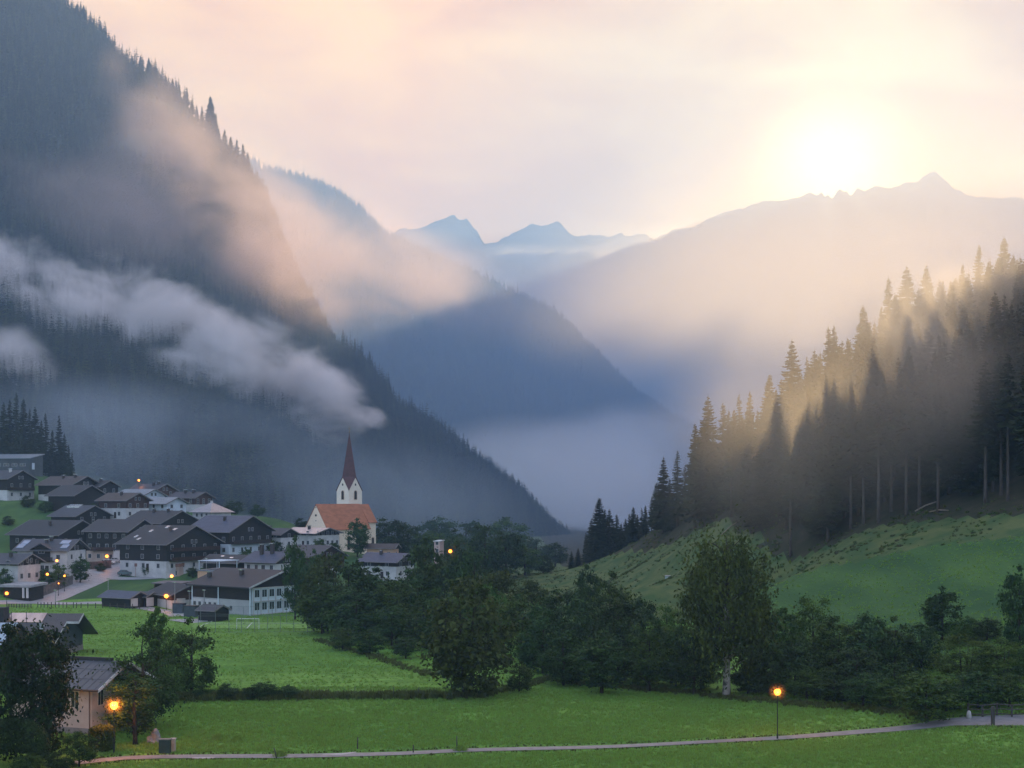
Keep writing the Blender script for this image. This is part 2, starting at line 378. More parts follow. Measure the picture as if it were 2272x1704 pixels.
M_PITCH = mat('pitch_grass', (.17, .30, .07), (.14, .25, .06), scale=.3, rough=.9, spec=.1)
gcx = GX.ravel()[Fq].mean(1); gcy = GY.ravel()[Fq].mean(1); gcz = GZ[Fq].mean(1)
cu = UC + F * gcx / np.maximum(gcy, 1); cv = VH - F * (gcz - EYE) / np.maximum(gcy, 1)
wob = 14 * fbm(gcx / 6, gcy / 6, 3, 3)
# meadow edge on the right-hand hill, wood edge above the scrub (ground zones, in metres)
ex = np.interp(gcy, [230, 250, 270, 300, 340, 400, 460, 560], [96, 72, 47, 34, 24, 12, 8, 6]) + wob * .35
wx = np.interp(gcy, [225, 250, 268, 280, 294, 335, 400, 460, 560], [110, 89, 78.5, 69, 58, 49.5, 40, 24, 20]) + wob * .25
mi = np.zeros(len(Fq), int)
hillm = (gcx > 35) & (gcz > 1.0) & (gcy > 175) & (gcy < 300); mi[hillm] = 1
mi[(gcx > ex) & (gcy > 225)] = 2; mi[(gcx > wx) & (gcy > 225)] = 3
mi[(gcy > 285) & (gcx > -14) & (gcx <= ex)] = 2
mi[(gcy > 350) & (gcx < -14) & (mi == 0)] = 1
ground = link('ground', raw_mesh('ground', np.stack([GX.ravel(), GY.ravel(), GZ], 1), Fq, [M_MEADOW, M_HILLMEADOW, M_SCRUB, M_NEEDLE], mi, smooth=True))
tag(ground, kind='structure', label='grassy valley floor with meadow, scrub slope and wood floor', cat='ground')

# ------------------------------------------------------------------ roads and paths: strips that lie on the ground
def strip(name, pts, width, m, lift=.07, label=None, cat=None, both=True, sub=3.0):
    """pts: centre line (x, y) in metres; follows the ground"""
    P2 = [Vector((p[0], p[1])) for p in pts]; W = width if hasattr(width, '__len__') else [width] * len(pts)
    cl, ws = [], []
    for i in range(len(P2) - 1):
        p0 = P2[max(i - 1, 0)]; p1 = P2[i]; p2 = P2[i + 1]; p3 = P2[min(i + 2, len(P2) - 1)]
        n = max(2, int((p2 - p1).length / sub))
        for k in range(n + (i == len(P2) - 2)):
            t = k / n
            q = .5 * ((2 * p1) + (-p0 + p2) * t + (2 * p0 - 5 * p1 + 4 * p2 - p3) * t * t + (-p0 + 3 * p1 - 3 * p2 + p3) * t ** 3)
            cl.append(q); ws.append(W[i] * (1 - t) + W[i + 1] * t)
    V = []; K = 5
    for i, q in enumerate(cl):
        d = (cl[min(i + 1, len(cl) - 1)] - cl[max(i - 1, 0)]).normalized(); nrm = Vector((-d.y, d.x))
        for k in range(K):
            e = q + nrm * ws[i] * (k / (K - 1) - .5); V.append((e.x, e.y))
    V = np.array(V); Z = ground_z(V[:, 0], V[:, 1]) + lift
    n = len(cl); a = (np.arange(n - 1)[:, None] * K + np.arange(K - 1)[None, :]).ravel()
    o = link(name, raw_mesh(name, np.column_stack([V, Z]), np.stack([a, a + K, a + K + 1, a + 1], 1), m, smooth=True))
    return tag(o, label, cat, kind='structure')
M_ASPHALT = mat('asphalt', (.21, .20, .21), (.15, .145, .155), scale=1.2, rough=.5, spec=.5, bump=.15, bscale=6)
M_VILLAGEROAD = mat('village_asphalt', (.30, .30, .32), (.23, .23, .25), scale=.6, rough=.55, spec=.5)
M_PATCH = mat('pale_patch', (.42, .40, .41), (.33, .31, .33), scale=1.5, rough=.5, spec=.5)
def gpts(lst, lo=100): return [tuple(on_ground(u, v, lo)[:2]) for u, v in lst]
path_pts = gpts([(150,1700),(280,1683),(450,1682),(620,1680),(820,1675),(1030,1668),(1240,1661),(1440,1654),(1640,1645),(1760,1638),(1900,1628),(2030,1615),(2110,1605),(2200,1601),(2272,1600),(2400,1603)])
strip('path', path_pts, [1.9,2.0,2.0,2.0,1.8,1.8,1.8,1.9,2.0,2.1,2.3,2.7,3.6,4.6,5.0,5.0], M_ASPHALT, lift=.06, label='narrow paved lane across the meadow', cat='path')
for i, (u0, u1, vv) in enumerate([(425, 476, 1685), (718, 790, 1675)]):
    strip('road_patch', gpts([(u0, vv), ((u0 + u1) / 2, vv - .5), (u1, vv - 1)]), [.35, .8, .3], M_PATCH, lift=.066, label='pale resurfaced patch on the lane', cat='road patch')
strip('road', gpts([(-60,1338),(20,1338),(90,1334),(140,1318),(190,1292),(235,1268),(262,1250),(272,1236)], 250), [7,7,9,7.5,9,11,8,5], M_VILLAGEROAD, label='village street climbing between the houses', cat='road')
strip('road', gpts([(90,1338),(150,1340),(220,1338),(300,1346),(380,1360),(410,1368)], 250), [6,5,4.5,4,5,7], M_VILLAGEROAD, lift=.085, label='lane behind the wooden road fence', cat='road')
strip('parking_area', gpts([(235,1282),(270,1284),(320,1284),(365,1281)], 250), [10,8,6,5], M_VILLAGEROAD, lift=.10, label='paved parking area below the skylight chalet', cat='parking')
strip('forecourt', gpts([(395,1380),(425,1378),(460,1377)], 250), [9,9,6], M_VILLAGEROAD, lift=.12, label='paved forecourt beside the sports ground', cat='pavement')
strip('sports_pitch', gpts([(425,1390),(520,1389),(620,1389),(705,1389)], 250), [13,14,14,13], M_PITCH, lift=.09, label='bright green sports pitch in front of the school', cat='pitch')
M_LINE = mat('white_line', (.7, .7, .7), (.6, .6, .6), scale=2)
for a, b in [((450,1384),(690,1384)), ((470,1381),(440,1393)), ((560,1383),(548,1395))]:
    strip('pitch_line', gpts([a, ((a[0]+b[0])/2, (a[1]+b[1])/2), b], 250), .16, M_LINE, lift=.12, label='white marking line on the sports pitch', cat='marking')
# ------------------------------------------------------------------ building materials
WHITE = mat('white_plaster', (.52, .52, .52), (.40, .40, .41), scale=.5, rough=.85, spec=.2)
PALE = mat('pale_blue_plaster', (.50, .57, .64), (.43, .50, .58), scale=.5, rough=.85, spec=.2)
PINK = mat('pinkish_plaster', (.42, .33, .29), (.34, .27, .24), scale=.6, rough=.85, spec=.2)
ORANGE = mat('orange_plaster', (.56, .36, .24), (.48, .31, .21), scale=.6, rough=.85, spec=.2)
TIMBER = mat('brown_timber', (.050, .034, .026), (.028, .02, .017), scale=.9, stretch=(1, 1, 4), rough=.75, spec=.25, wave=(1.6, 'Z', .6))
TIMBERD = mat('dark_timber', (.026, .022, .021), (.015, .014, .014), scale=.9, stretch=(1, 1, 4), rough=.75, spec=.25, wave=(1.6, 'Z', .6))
TIMBERR = mat('red_timber', (.085, .042, .032), (.05, .026, .022), scale=.9, stretch=(1, 1, 4), rough=.75, spec=.25, wave=(1.4, 'X', .6))
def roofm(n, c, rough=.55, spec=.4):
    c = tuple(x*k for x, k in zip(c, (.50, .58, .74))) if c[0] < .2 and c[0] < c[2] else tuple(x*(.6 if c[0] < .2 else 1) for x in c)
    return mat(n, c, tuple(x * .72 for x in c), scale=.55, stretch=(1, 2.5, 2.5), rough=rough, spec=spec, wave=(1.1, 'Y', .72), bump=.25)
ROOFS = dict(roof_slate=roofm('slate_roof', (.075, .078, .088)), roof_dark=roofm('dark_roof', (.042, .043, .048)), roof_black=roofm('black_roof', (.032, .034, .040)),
             roof_brown=roofm('brown_roof', (.105, .082, .08)), roof_light=roofm('light_metal_roof', (.24, .27, .31), .4, .5), roof_blue=roofm('blue_tile_roof', (.105, .118, .155)),
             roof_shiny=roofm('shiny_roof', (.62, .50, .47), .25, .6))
WALLS = dict(white=WHITE, pale=PALE, pinkwall=PINK, orange=ORANGE, timber=TIMBER, timber_dark=TIMBERD, timber_red=TIMBERR)
BARGE = mat('bargeboard_wood', (.20, .19, .19), (.15, .145, .145), scale=1.5)
FRAME = mat('window_frame', (.36, .36, .37), (.30, .30, .31), scale=2)
GLASS = glass_mat()
BRIGHT = mat('bright_metal', (.85, .86, .88), (.75, .76, .78), scale=2, rough=.22, metallic=.9)
DARKM = mat('dark_metal', (.05, .05, .055), (.035, .035, .04), scale=2, rough=.5)
SOLAR = mat('solar_panel', (.16, .24, .36), (.12, .18, .28), scale=.5, rough=.12, spec=.8, wave=(.9, 'X', .8))
LITWIN = emit_mat('lit_window', (1.0, .55, .2), 1.5)
CHIM = dict(dark=mat('dark_chimney', (.06, .05, .05), scale=2), brown=mat('brown_chimney', (.11, .075, .065), scale=2), pale=mat('pale_chimney', (.5, .5, .5), scale=2))
CHIM['bright'] = CHIM['dark']; CHIM['tall'] = CHIM['dark']

_WIN = {}
def window(parent, p, rz, w=.9, h=1.15, lit=False, shutters=False, frame=None):
    """window with a frame and a pane; p = centre of its sill line on the wall, facing -y when rz = 0"""
    key = (round(w, 2), round(h, 2), lit, frame.name if frame else '')
    if key not in _WIN:
        t = .09; m = MB()
        m.box(-w/2 - t, w/2 + t, -.05, .06, -t, 0); m.box(-w/2 - t, w/2 + t, -.05, .06, h, h + t)
        m.box(-w/2 - t, -w/2, -.05, .06, 0, h); m.box(w/2, w/2 + t, -.05, .06, 0, h); m.box(-.025, .025, -.04, .05, 0, h)
        g = MB(); g.box(-w/2, -.025, -.012, .03, 0, h); g.box(.025, w/2, -.012, .03, 0, h)
        _WIN[key] = (m.mesh('window', frame or FRAME), g.mesh('pane', LITWIN if lit else GLASS))
    a, b = _WIN[key]
    o = link('window', a, parent, p, rz); link('pane', b, o)
    if lit: o['label'] = 'window lit warm from inside'
    return o

def vee(w, hr, t, d, up=.06):
    return [(-w, hr - w*t + up), (0, hr + up), (w, hr - w*t + up), (w, hr - w*t + up - d), (0, hr + up - d), (-w, hr - w*t + up - d)]
def slope_roof(mb, l, w, zr, t, th=.22, m=0):
    """gabled slab: ridge along x, half length l, half width w, ridge height zr, slope t"""
    ze = zr - w * t
    mb.prism([(-w, ze), (0, zr), (w, ze), (w, ze - th), (0, zr - th * 1.05), (-w, ze - th)], 'x', -l, l, m)

def build_house(h, name='chalet', cat='house', group='houses of the hillside village'):
    o = h['o']; th = R(h['th']); l = h['len'] / 2; w = h['w']; t = h['t']; hr = h['hr']
    root = thing(name, h['label'], cat, o, -th, group)
    oh = min(1.1, w * .22); ohx = min(1.0, l * .14)
    a = w - oh; b = l - ohx; wt = hr - a * t - .26            # wall half depth, half length, wall top at the eaves
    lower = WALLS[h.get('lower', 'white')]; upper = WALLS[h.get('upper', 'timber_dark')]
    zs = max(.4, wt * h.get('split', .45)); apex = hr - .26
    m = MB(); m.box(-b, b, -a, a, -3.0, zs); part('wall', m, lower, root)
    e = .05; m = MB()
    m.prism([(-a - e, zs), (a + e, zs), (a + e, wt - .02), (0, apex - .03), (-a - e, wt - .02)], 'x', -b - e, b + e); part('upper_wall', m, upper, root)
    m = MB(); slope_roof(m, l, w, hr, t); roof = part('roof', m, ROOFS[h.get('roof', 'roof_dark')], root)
    sl = math.hypot(1, t)
    for sx in (-1, 1):                                         # pale boards along the gable edges
        x0, x1 = (l + .004, l + .09) if sx > 0 else (-l - .09, -l - .004)
        m = MB(); m.prism(vee(w, hr, t, .32), 'x', x0, x1); part('bargeboard', m, BARGE, root)
    m = MB(); m.tube([(-l, -w - .06, hr - w * t - .1), (l, -w - .06, hr - w * t - .1)], .09, 6); part('gutter', m, BARGE, root)
    for cx, cs, kind in h.get('chim', ()):
        y = -cs * w; zc = hr - cs * w * t; tall = kind == 'tall'; s = .45 if tall else .36
        m = MB(); m.box(cx*l - s, cx*l + s, y - s, y + s, zc - .4, zc + (2.6 if tall else 1.0)); c = part('chimney', m, CHIM[kind], root)
        zt = zc + (2.6 if tall else 1.0)
        m = MB(); m.box(cx*l - s - .14, cx*l + s + .14, y - s - .14, y + s + .14, zt + .18, zt + .26)
        for dx in (-1, 1):
            for dy in (-1, 1): m.box(cx*l + dx*s - .05, cx*l + dx*s + .05, y + dy*s - .05, y + dy*s + .05, zt - .02, zt + .18)
        part('chimney_cap', m, BRIGHT if kind in ('bright', 'tall', 'pale') else DARKM, c)
    # windows
    zst = [.9] if wt < 3.6 else [.9, .9 + (wt - .6) / 2] if h.get('storeys', 2) == 2 or wt < 6.2 else [.9, .9 + wt / 3, .9 + 2 * wt / 3]
    wh = min(1.15, wt / len(zst) - 1.1) if wt > 2.4 else .8; wh = max(.6, wh)
    if not h.get('nowin'):
        nf = h.get('fw', 0)
        for z in zst:
            pr = .0 if z < zs - .3 else .05
            if z < zs < z + wh: z = zs + .12; pr = .05
            for i in range(nf):
                x = -b + 2 * b * (i + .5) / nf + random.uniform(-.2, .2)
                lit = h.get('lit') and z > zs and i < 2
                window(root, (x, -a - pr - .012, z), 0, .95, wh, lit=bool(lit))
        ng = h.get('gw', 0)
        for z in zst:
            pr = .0 if z < zs - .3 else .05
            if z < zs < z + wh: z = zs + .12; pr = .05
            for i in range(ng):
                y = -a + 2 * a * (i + .5) / ng
                window(root, (b + pr + .012, y, z), R(90), .9, wh)
        if ng and apex - wt > 1.9:
            for y in ((-.8, .8) if a > 3.5 else (0,)):
                window(root, (b + .062, y, wt - .05), R(90), .7, min(.95, (apex - wt) * .5))
    # balconies with plank railings
    def balcony(front, z):
        m = MB(); d = 1.05
        if front: m.box(-b*.7, b*.5, -a - d, -a - .06, z - .14, z); rail = (-b*.7, b*.5, -a - d, -a - d + .07)
        else: m.box(b + .06, b + d, -a*.9, a*.9, z - .14, z); rail = (b + d - .07, b + d, -a*.9, a*.9)
        bal = part('balcony', m, TIMBER, root); m = MB()
        x0, x1, y0, y1 = rail
        m.box(x0, x1, y0, y1, z + .92, z + 1.0)
        n = int(max(x1 - x0, y1 - y0) / .26)
        for i in range(n):
            if front: xx = x0 + (x1 - x0) * (i + .5) / n; m.box(xx - .10, xx + .10, y0 + .01, y1 - .01, z + .002, z + .918)
            else: yy = y0 + (y1 - y0) * (i + .5) / n; m.box(x0 + .01, x1 - .01, yy - .10, yy + .10, z + .002, z + .918)
        part('railing', m, TIMBERR if h.get('storeys') == 3 else TIMBER, bal)
    for k in range(h.get('gbal', 0)): balcony(False, zs + k * 2.7 + .05)
    if h.get('fbal'): balcony(True, zs * .55 if h.get('dormer') else zs + .1)
    # roof lights and solar panels lie on the front slope
    def on_slope(nm, cx, cs, sx, ss, mt, lift=.05, par=None):
        y0 = -(cs - ss) * w; y1 = -(cs + ss) * w; z0 = hr - abs(y0) * t; z1 = hr - abs(y1) * t
        m = MB(); m.prism([(y0, z0 + .02), (y0, z0 + lift + .05), (y1, z1 + lift + .05), (y1, z1 + .02)], 'x', cx*l - sx, cx*l + sx)
        return part(nm, m, mt, par or root)
    sk = [(-.38,.32),(.0,.1),(.42,.22),(-.62,.62),(-.36,.74)] if h.get('sky') == 5 else [(-.2,.25),(.35,.4)]
    for i in range(h.get('sky', 0)): on_slope('skylight', sk[i][0], sk[i][1], .55, .05, BRIGHT, .08)
    if h.get('solar'):
        for cx, cs in ((-.8,.32),(-.83,.66),(.62,.3),(.74,.66)): on_slope('solar_panel', cx, cs, 1.35 if cs < .5 and cx > 0 else 1.0, .15, SOLAR, .1)
    if h.get('strip'): on_slope('metal_strip', -.25, .12, l*.45, .1, BRIGHT, .3)
    if h.get('dormer'):
        zc = hr - .25; dw = 2.4; y0 = -a - .35
        m = MB(); m.prism([(-dw, zs*.5), (dw, zs*.5), (dw, wt + .3), (0, wt + 1.5), (-dw, wt + .3)], 'y', y0, -.6*w); d = part('dormer', m, TIMBERD, root)
        m = MB(); m.prism([(-dw - .6, wt + .12), (0, wt + 1.75), (dw + .6, wt + .12), (dw + .6, wt - .06), (0, wt + 1.55), (-dw - .6, wt - .06)], 'y', y0 - .7, -.25*w); part('dormer_roof', m, ROOFS['roof_slate'], d)
        window(d, (0, y0 - .012, wt - .9), 0, 1.6, .9)
    for g in range(h.get('garage', 0)):
        yy = (-a*.5, a*.4)[g % 2]
        m = MB(); m.box(b + .055, b + .10, yy - 1.1, yy + 1.1, .05, min(2.1, wt - .2)); part('door', m, WHITE if g == 0 or h['garage'] == 2 else TIMBER, root)
    if h.get('lower') in ('white', 'pale', 'pinkwall') and not h.get('garage'):
        m = MB(); m.box(-.5 + b*.2, .5 + b*.2, -a - .05, -a + .03, .0, min(2.0, zs - .1)); part('door', m, TIMBER, root)
    return root
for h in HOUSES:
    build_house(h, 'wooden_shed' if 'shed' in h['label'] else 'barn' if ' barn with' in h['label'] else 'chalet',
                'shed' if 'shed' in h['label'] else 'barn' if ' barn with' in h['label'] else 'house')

# ------------------------------------------------------------------ the flat-roofed hall at the upper left, salmon house, garage, carport, pergola
def block(name, label, cat, u0, u1, vt, vb, Y, depth, th, wall, roofm_, over=.4, mono=0.0, group=None, roof_th=.25):
    """box building whose front spans u0..u1 and vt..vb at distance Y"""
    a = P(u0, vb, Y); b = P(u1, vb, Y); t = R(th); wdt = (b.x - a.x) / math.cos(t); hgt = (vb - vt) / F * Y
    root = thing(name, label, cat, (b.x, b.y, b.z), -t, group)           # origin: front right corner; -x to the left, +y back
    m = MB(); m.prism([(0, -3), (depth, -3), (depth, hgt + mono - .02), (0, hgt - .02)], 'x', -wdt, 0); part('wall', m, wall, root)
    m = MB(); s = mono / depth
    m.prism([(-over, hgt - over*s), (depth + over, hgt + mono + over*s), (depth + over, hgt + mono + over*s + roof_th), (-over, hgt - over*s + roof_th)], 'x', -wdt - over, over); part('roof', m, roofm_, root)
    return root, wdt, hgt
g0, gw, gh = block('village_hall', 'long dark hall with pale metal roof, topmost building at the left edge', 'hall', -60, 66, 1017, 1042, 540, 9, 14, mat('slate_boards', (.07,.08,.09), scale=.5), ROOFS['roof_light'], .5, 1.6, roof_th=.3)
m = MB(); m.box(-.02, .05, 1.5, 3.2, .1, 2.6); part('door', m, PALE, g0)
for i in range(4): window(g0, (-3 - i*3.6, -.012, 1.4), 0, 2.2, .9)
g1, gw, gh = block('salmon_house', 'narrow salmon house with a pale blue roof terrace, left of the school', 'house', 432, 487, 1268, 1302, 366, 8, 28, ORANGE, ROOFS['roof_light'], .3, .2)
for i in range(3):
    for z in (.8,): window(g1, (-1.2 - i*2.0, -.012, z + .3), 0, .8, 1.1)
window(g1, (.012, 2.2, 1.1), R(90), .8, 1.1); window(g1, (.012, 5.0, 1.1), R(90), .8, 1.1)
m = MB()
for x in (-.3, -gw + .3):
    for y in (.3, 7.4): m.box(x - .09, x + .09, y - .09, y + .09, gh + .3, gh + 2.6)
m.box(-gw - .1, .2, .1, 7.8, gh + 2.6, gh + 2.75); part('terrace_canopy', m, PALE, g1)
g2, gw, gh = block('garage', 'long pinkish garage with three brown doors behind the parked cars', 'garage', 294, 397, 1258, 1283, 394, 7, 12, PINK, mat('pink_parapet', (.24,.13,.11), scale=1), .15, .1, roof_th=.9)
for i in range(3):
    m = MB(); m.box(-gw*.72 + i*2.6, -gw*.72 + i*2.6 + 2.35, -.05, .02, .02, 2.2); part('garage_door', m, TIMBERR, g2)
for i in range(2): m = MB(); window(g2, (-1.0 - i*1.4, -.012, .9), 0, .7, 1.2)
g3, gw, gh = block('carport', 'open grey carport with broad flat roof before the white house at the left edge', 'carport', 2, 66, 1303, 1322, 346, 6, 14, TIMBERD, mat('grey_fascia', (.28,.29,.31), scale=1), .8, .3, roof_th=.55)
for x in (-.2, -1.3): m = MB(); m.box(x - .22, x + .22, -.9, -.5, -.5, gh - .12); part('post', m, WHITE, g3)
g4, gw, gh = block('open_shelter', 'flat roofed shelter on timber posts behind the red barn', 'shelter', 340, 398, 1296, 1315, 348, 5, 16, TIMBERD, mat('shelter_roof', (.15,.13,.14), scale=1), .7, .2)
for x in (-.1, -gw/2, -gw + .1): m = MB(); m.box(x - .1, x + .1, -.6, -.4, -.6, gh - .12); part('post', m, TIMBERR, g4)
g5, gw, gh = block('annex_house', 'small white block with one dark window at the top of the village street', 'house', 250, 283, 1221, 1242, 418, 5, 10, WHITE, ROOFS['roof_slate'], .2, .2)
window(g5, (-gw*.45, -.012, .9), 0, .9, .9)
g6, gw, gh = block('white_tower_house', 'small pink and white tower-like house among the trees right of the church', 'house', 963, 976, 1202, 1260, 425, 2.6, 24, mat('rosy_plaster', (.50,.36,.33), (.42,.31,.29), scale=.6), WHITE, .25, .2)
for i in range(3): window(g6, (-gw/2, -.012, 7.0 - i*2.2), 0, .8, .9)
g7, gw, gh = block('white_hut', 'tiny white hut alone on the clearing left of the birch top', 'hut', 1476, 1489, 1279, 1289, 318, 1.2, 15, mat('hut_white', (.5,.62,.66), scale=1), ROOFS['roof_light'], .12, .1, roof_th=.1)
m = MB(); m.box(-gw + .1, -.1, -.03, .01, .2, .45); part('window', m, GLASS, g7)
m = MB(); m.box(.05, .45, .1, .9, -.6, .9); part('side_box', m, TIMBER, g7)

# hipped house
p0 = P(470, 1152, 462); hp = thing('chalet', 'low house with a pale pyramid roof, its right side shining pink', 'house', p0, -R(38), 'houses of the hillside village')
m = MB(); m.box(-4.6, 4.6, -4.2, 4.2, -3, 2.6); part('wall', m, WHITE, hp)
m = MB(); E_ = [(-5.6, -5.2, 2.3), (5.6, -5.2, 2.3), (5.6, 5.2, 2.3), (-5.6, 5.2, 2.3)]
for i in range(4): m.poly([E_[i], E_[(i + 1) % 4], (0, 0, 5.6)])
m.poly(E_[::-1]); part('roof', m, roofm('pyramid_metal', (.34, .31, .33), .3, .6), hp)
m = MB(); m.box(-.3, .3, -.3, .3, 5.2, 6.1); part('chimney', m, CHIM['pale'], hp)
for q in (-2.4, 0, 2.4): window(hp, (q, -4.212, .9), 0, .9, 1.0)
# ------------------------------------------------------------------ school
def build_school():
    h = plan_house(dict(label='', u=(491, 632), v=(1265, 1304, 1370), Y=318, th=38, pitch=18))
    o = h['o']; l = h['len']/2; w = h['w']; t = h['t']; hr = h['hr']
    root = thing('school', 'school with huge dark gabled roof and pale blue window grid on its gable', 'school', o, -R(38))
    a = w - 1.2; b = l - 1.0; wt = hr - a*t - .3
    m = MB(); m.box(-b, b, -a, a, -3, wt*.55); part('wall', m, mat('school_render', (.36,.37,.38), (.3,.31,.33), scale=.4), root)
    m = MB(); m.prism([(-a - .05, wt*.55), (a + .05, wt*.55), (a + .05, wt), (0, hr - .32), (-a - .05, wt)], 'x', -b - .05, b + .05); part('upper_wall', m, TIMBERD, root)
    m = MB(); slope_roof(m, l, w, hr, t, .3); part('roof', m, ROOFS['roof_dark'], root)
    m = MB(); m.prism(vee(w, hr, t, .4), 'x', l + .004, l + .12)
    part('bargeboard', m, mat('pale_board', (.42,.42,.43), scale=1), root)
    for cx, cs in ((-.75, .55), (.05, .35)):
        y = -cs*w; zc = hr - cs*w*t; m = MB(); m.box(cx*l - .4, cx*l + .4, y - .4, y + .4, zc - .4, zc + 1.0); c = part('chimney', m, CHIM['dark'], root)
        m = MB(); m.box(cx*l - .55, cx*l + .55, y - .55, y + .55, zc + 1.15, zc + 1.25); m.box(cx*l - .3, cx*l + .3, y - .3, y + .3, zc + .98, zc + 1.15); part('chimney_cap', m, BRIGHT, c)
    PB = mat('pale_blue_frame', (.52,.60,.66), (.46,.54,.60), scale=.8)
    # gable window grid: two storeys of eight bays on a pale frame standing 0.3 m proud
    gx0 = b + .06; m = MB(); top = min(wt + .2, 6.4)
    y0, y1 = -a + .3, a - .3
    m.box(gx0, gx0 + .22, y0, y1, .5, top)
    fac = part('window_facade', m, PB, root)
    nb = 8; bw = (y1 - y0 - .6)/nb; sh = (top - .7)/2
    for s in range(2):
        for i in range(nb): window(fac, (gx0 + .225, y0 + .3 + bw*(i + .5), .5 + s*sh + .95), R(90), bw*.62, sh - 1.25, frame=PB)
    m = MB()
    for i in range(nb + 1): yy = y0 + .3 + bw*i; m.box(gx0 + .222, gx0 + .42, yy - .07, yy + .07, .52, top)
    for z in (.5, .5 + sh, top - .06): m.box(gx0 + .222, gx0 + .46, y0, y1, z - .1, z + .1)
    part('facade_ribs', m, WHITE, fac)
    # eave front: band of windows low on the left, plain render with one window on the right
    m = MB(); m.box(-b - .04, -b*.1, -a - .07, -a + .02, .3, wt*.5); fb = part('window_band', m, WHITE, root)
    for i in range(5): window(fb, (-b + .9 + i*(b*.82/4.6), -a - .082, wt*.28), 0, .8, .8)
    window(root, (b*.35, -a - .012, wt*.18), 0, .8, 1.0)
    for x in (-b, -b*.08, b): m = MB(); m.box(x - .16, x + .16, -a - .14, -a + .1, -.6, wt - .05); part('pillar', m, PB, root)
    m = MB(); m.box(-b*.1, b + 1.2, -a - 2.6, -a - .15, -.35, -.1); part('terrace_slab', m, WHITE, root)
    m = MB()
    for i in range(22): xx = -b*.1 + (b*1.1 + 1.2)*(i + .5)/22; m.box(xx - .05, xx + .05, -a - 2.5, -a - 2.42, -2.0, -.36)
    part('terrace_posts', m, FRAME, root)
    m = MB(); m.box(b + .3, b + 4.2, a - 1.0, a + 3.2, -2.5, 3.2); an = part('annex', m, PALE, root)
    window(an, (b + 4.212, a + 1.0, .8), R(90), 1.4, 1.9, frame=WHITE); window(an, (b + 2.0, a - 1.012, .8), 0, 1.4, 1.9, frame=WHITE)
    return root
build_school()

# ------------------------------------------------------------------ church
CREAM = mat('church_plaster', (.80, .66, .50), (.70, .58, .45), scale=.35, rough=.85, spec=.2)  # warm light on the church walls is put into this plaster colour
CREAMW = mat('tower_plaster', (.78, .70, .58), (.70, .64, .54), scale=.35, rough=.85, spec=.2)
CHROOF = mat('church_tiles', (.42, .16, .08), (.31, .12, .062), scale=.5, stretch=(1, 2, 2), rough=.7, spec=.25, wave=(1.3, 'Z', .72), bump=.3)
SPIRE = mat('spire_shingles', (.095, .034, .036), (.065, .025, .028), scale=.8, rough=.6, spec=.35, wave=(1.5, 'Z', .75), bump=.3)
def arch(w, h, n=8):
    """outline of a round-headed opening, origin at the middle of its sill"""
    r = w/2; return [(-r, 0), (r, 0), (r, h - r)] + [(r*math.cos(t), h - r + r*math.sin(t)) for t in np.linspace(0, math.pi, n + 1)[1:-1]] + [(-r, h - r)]
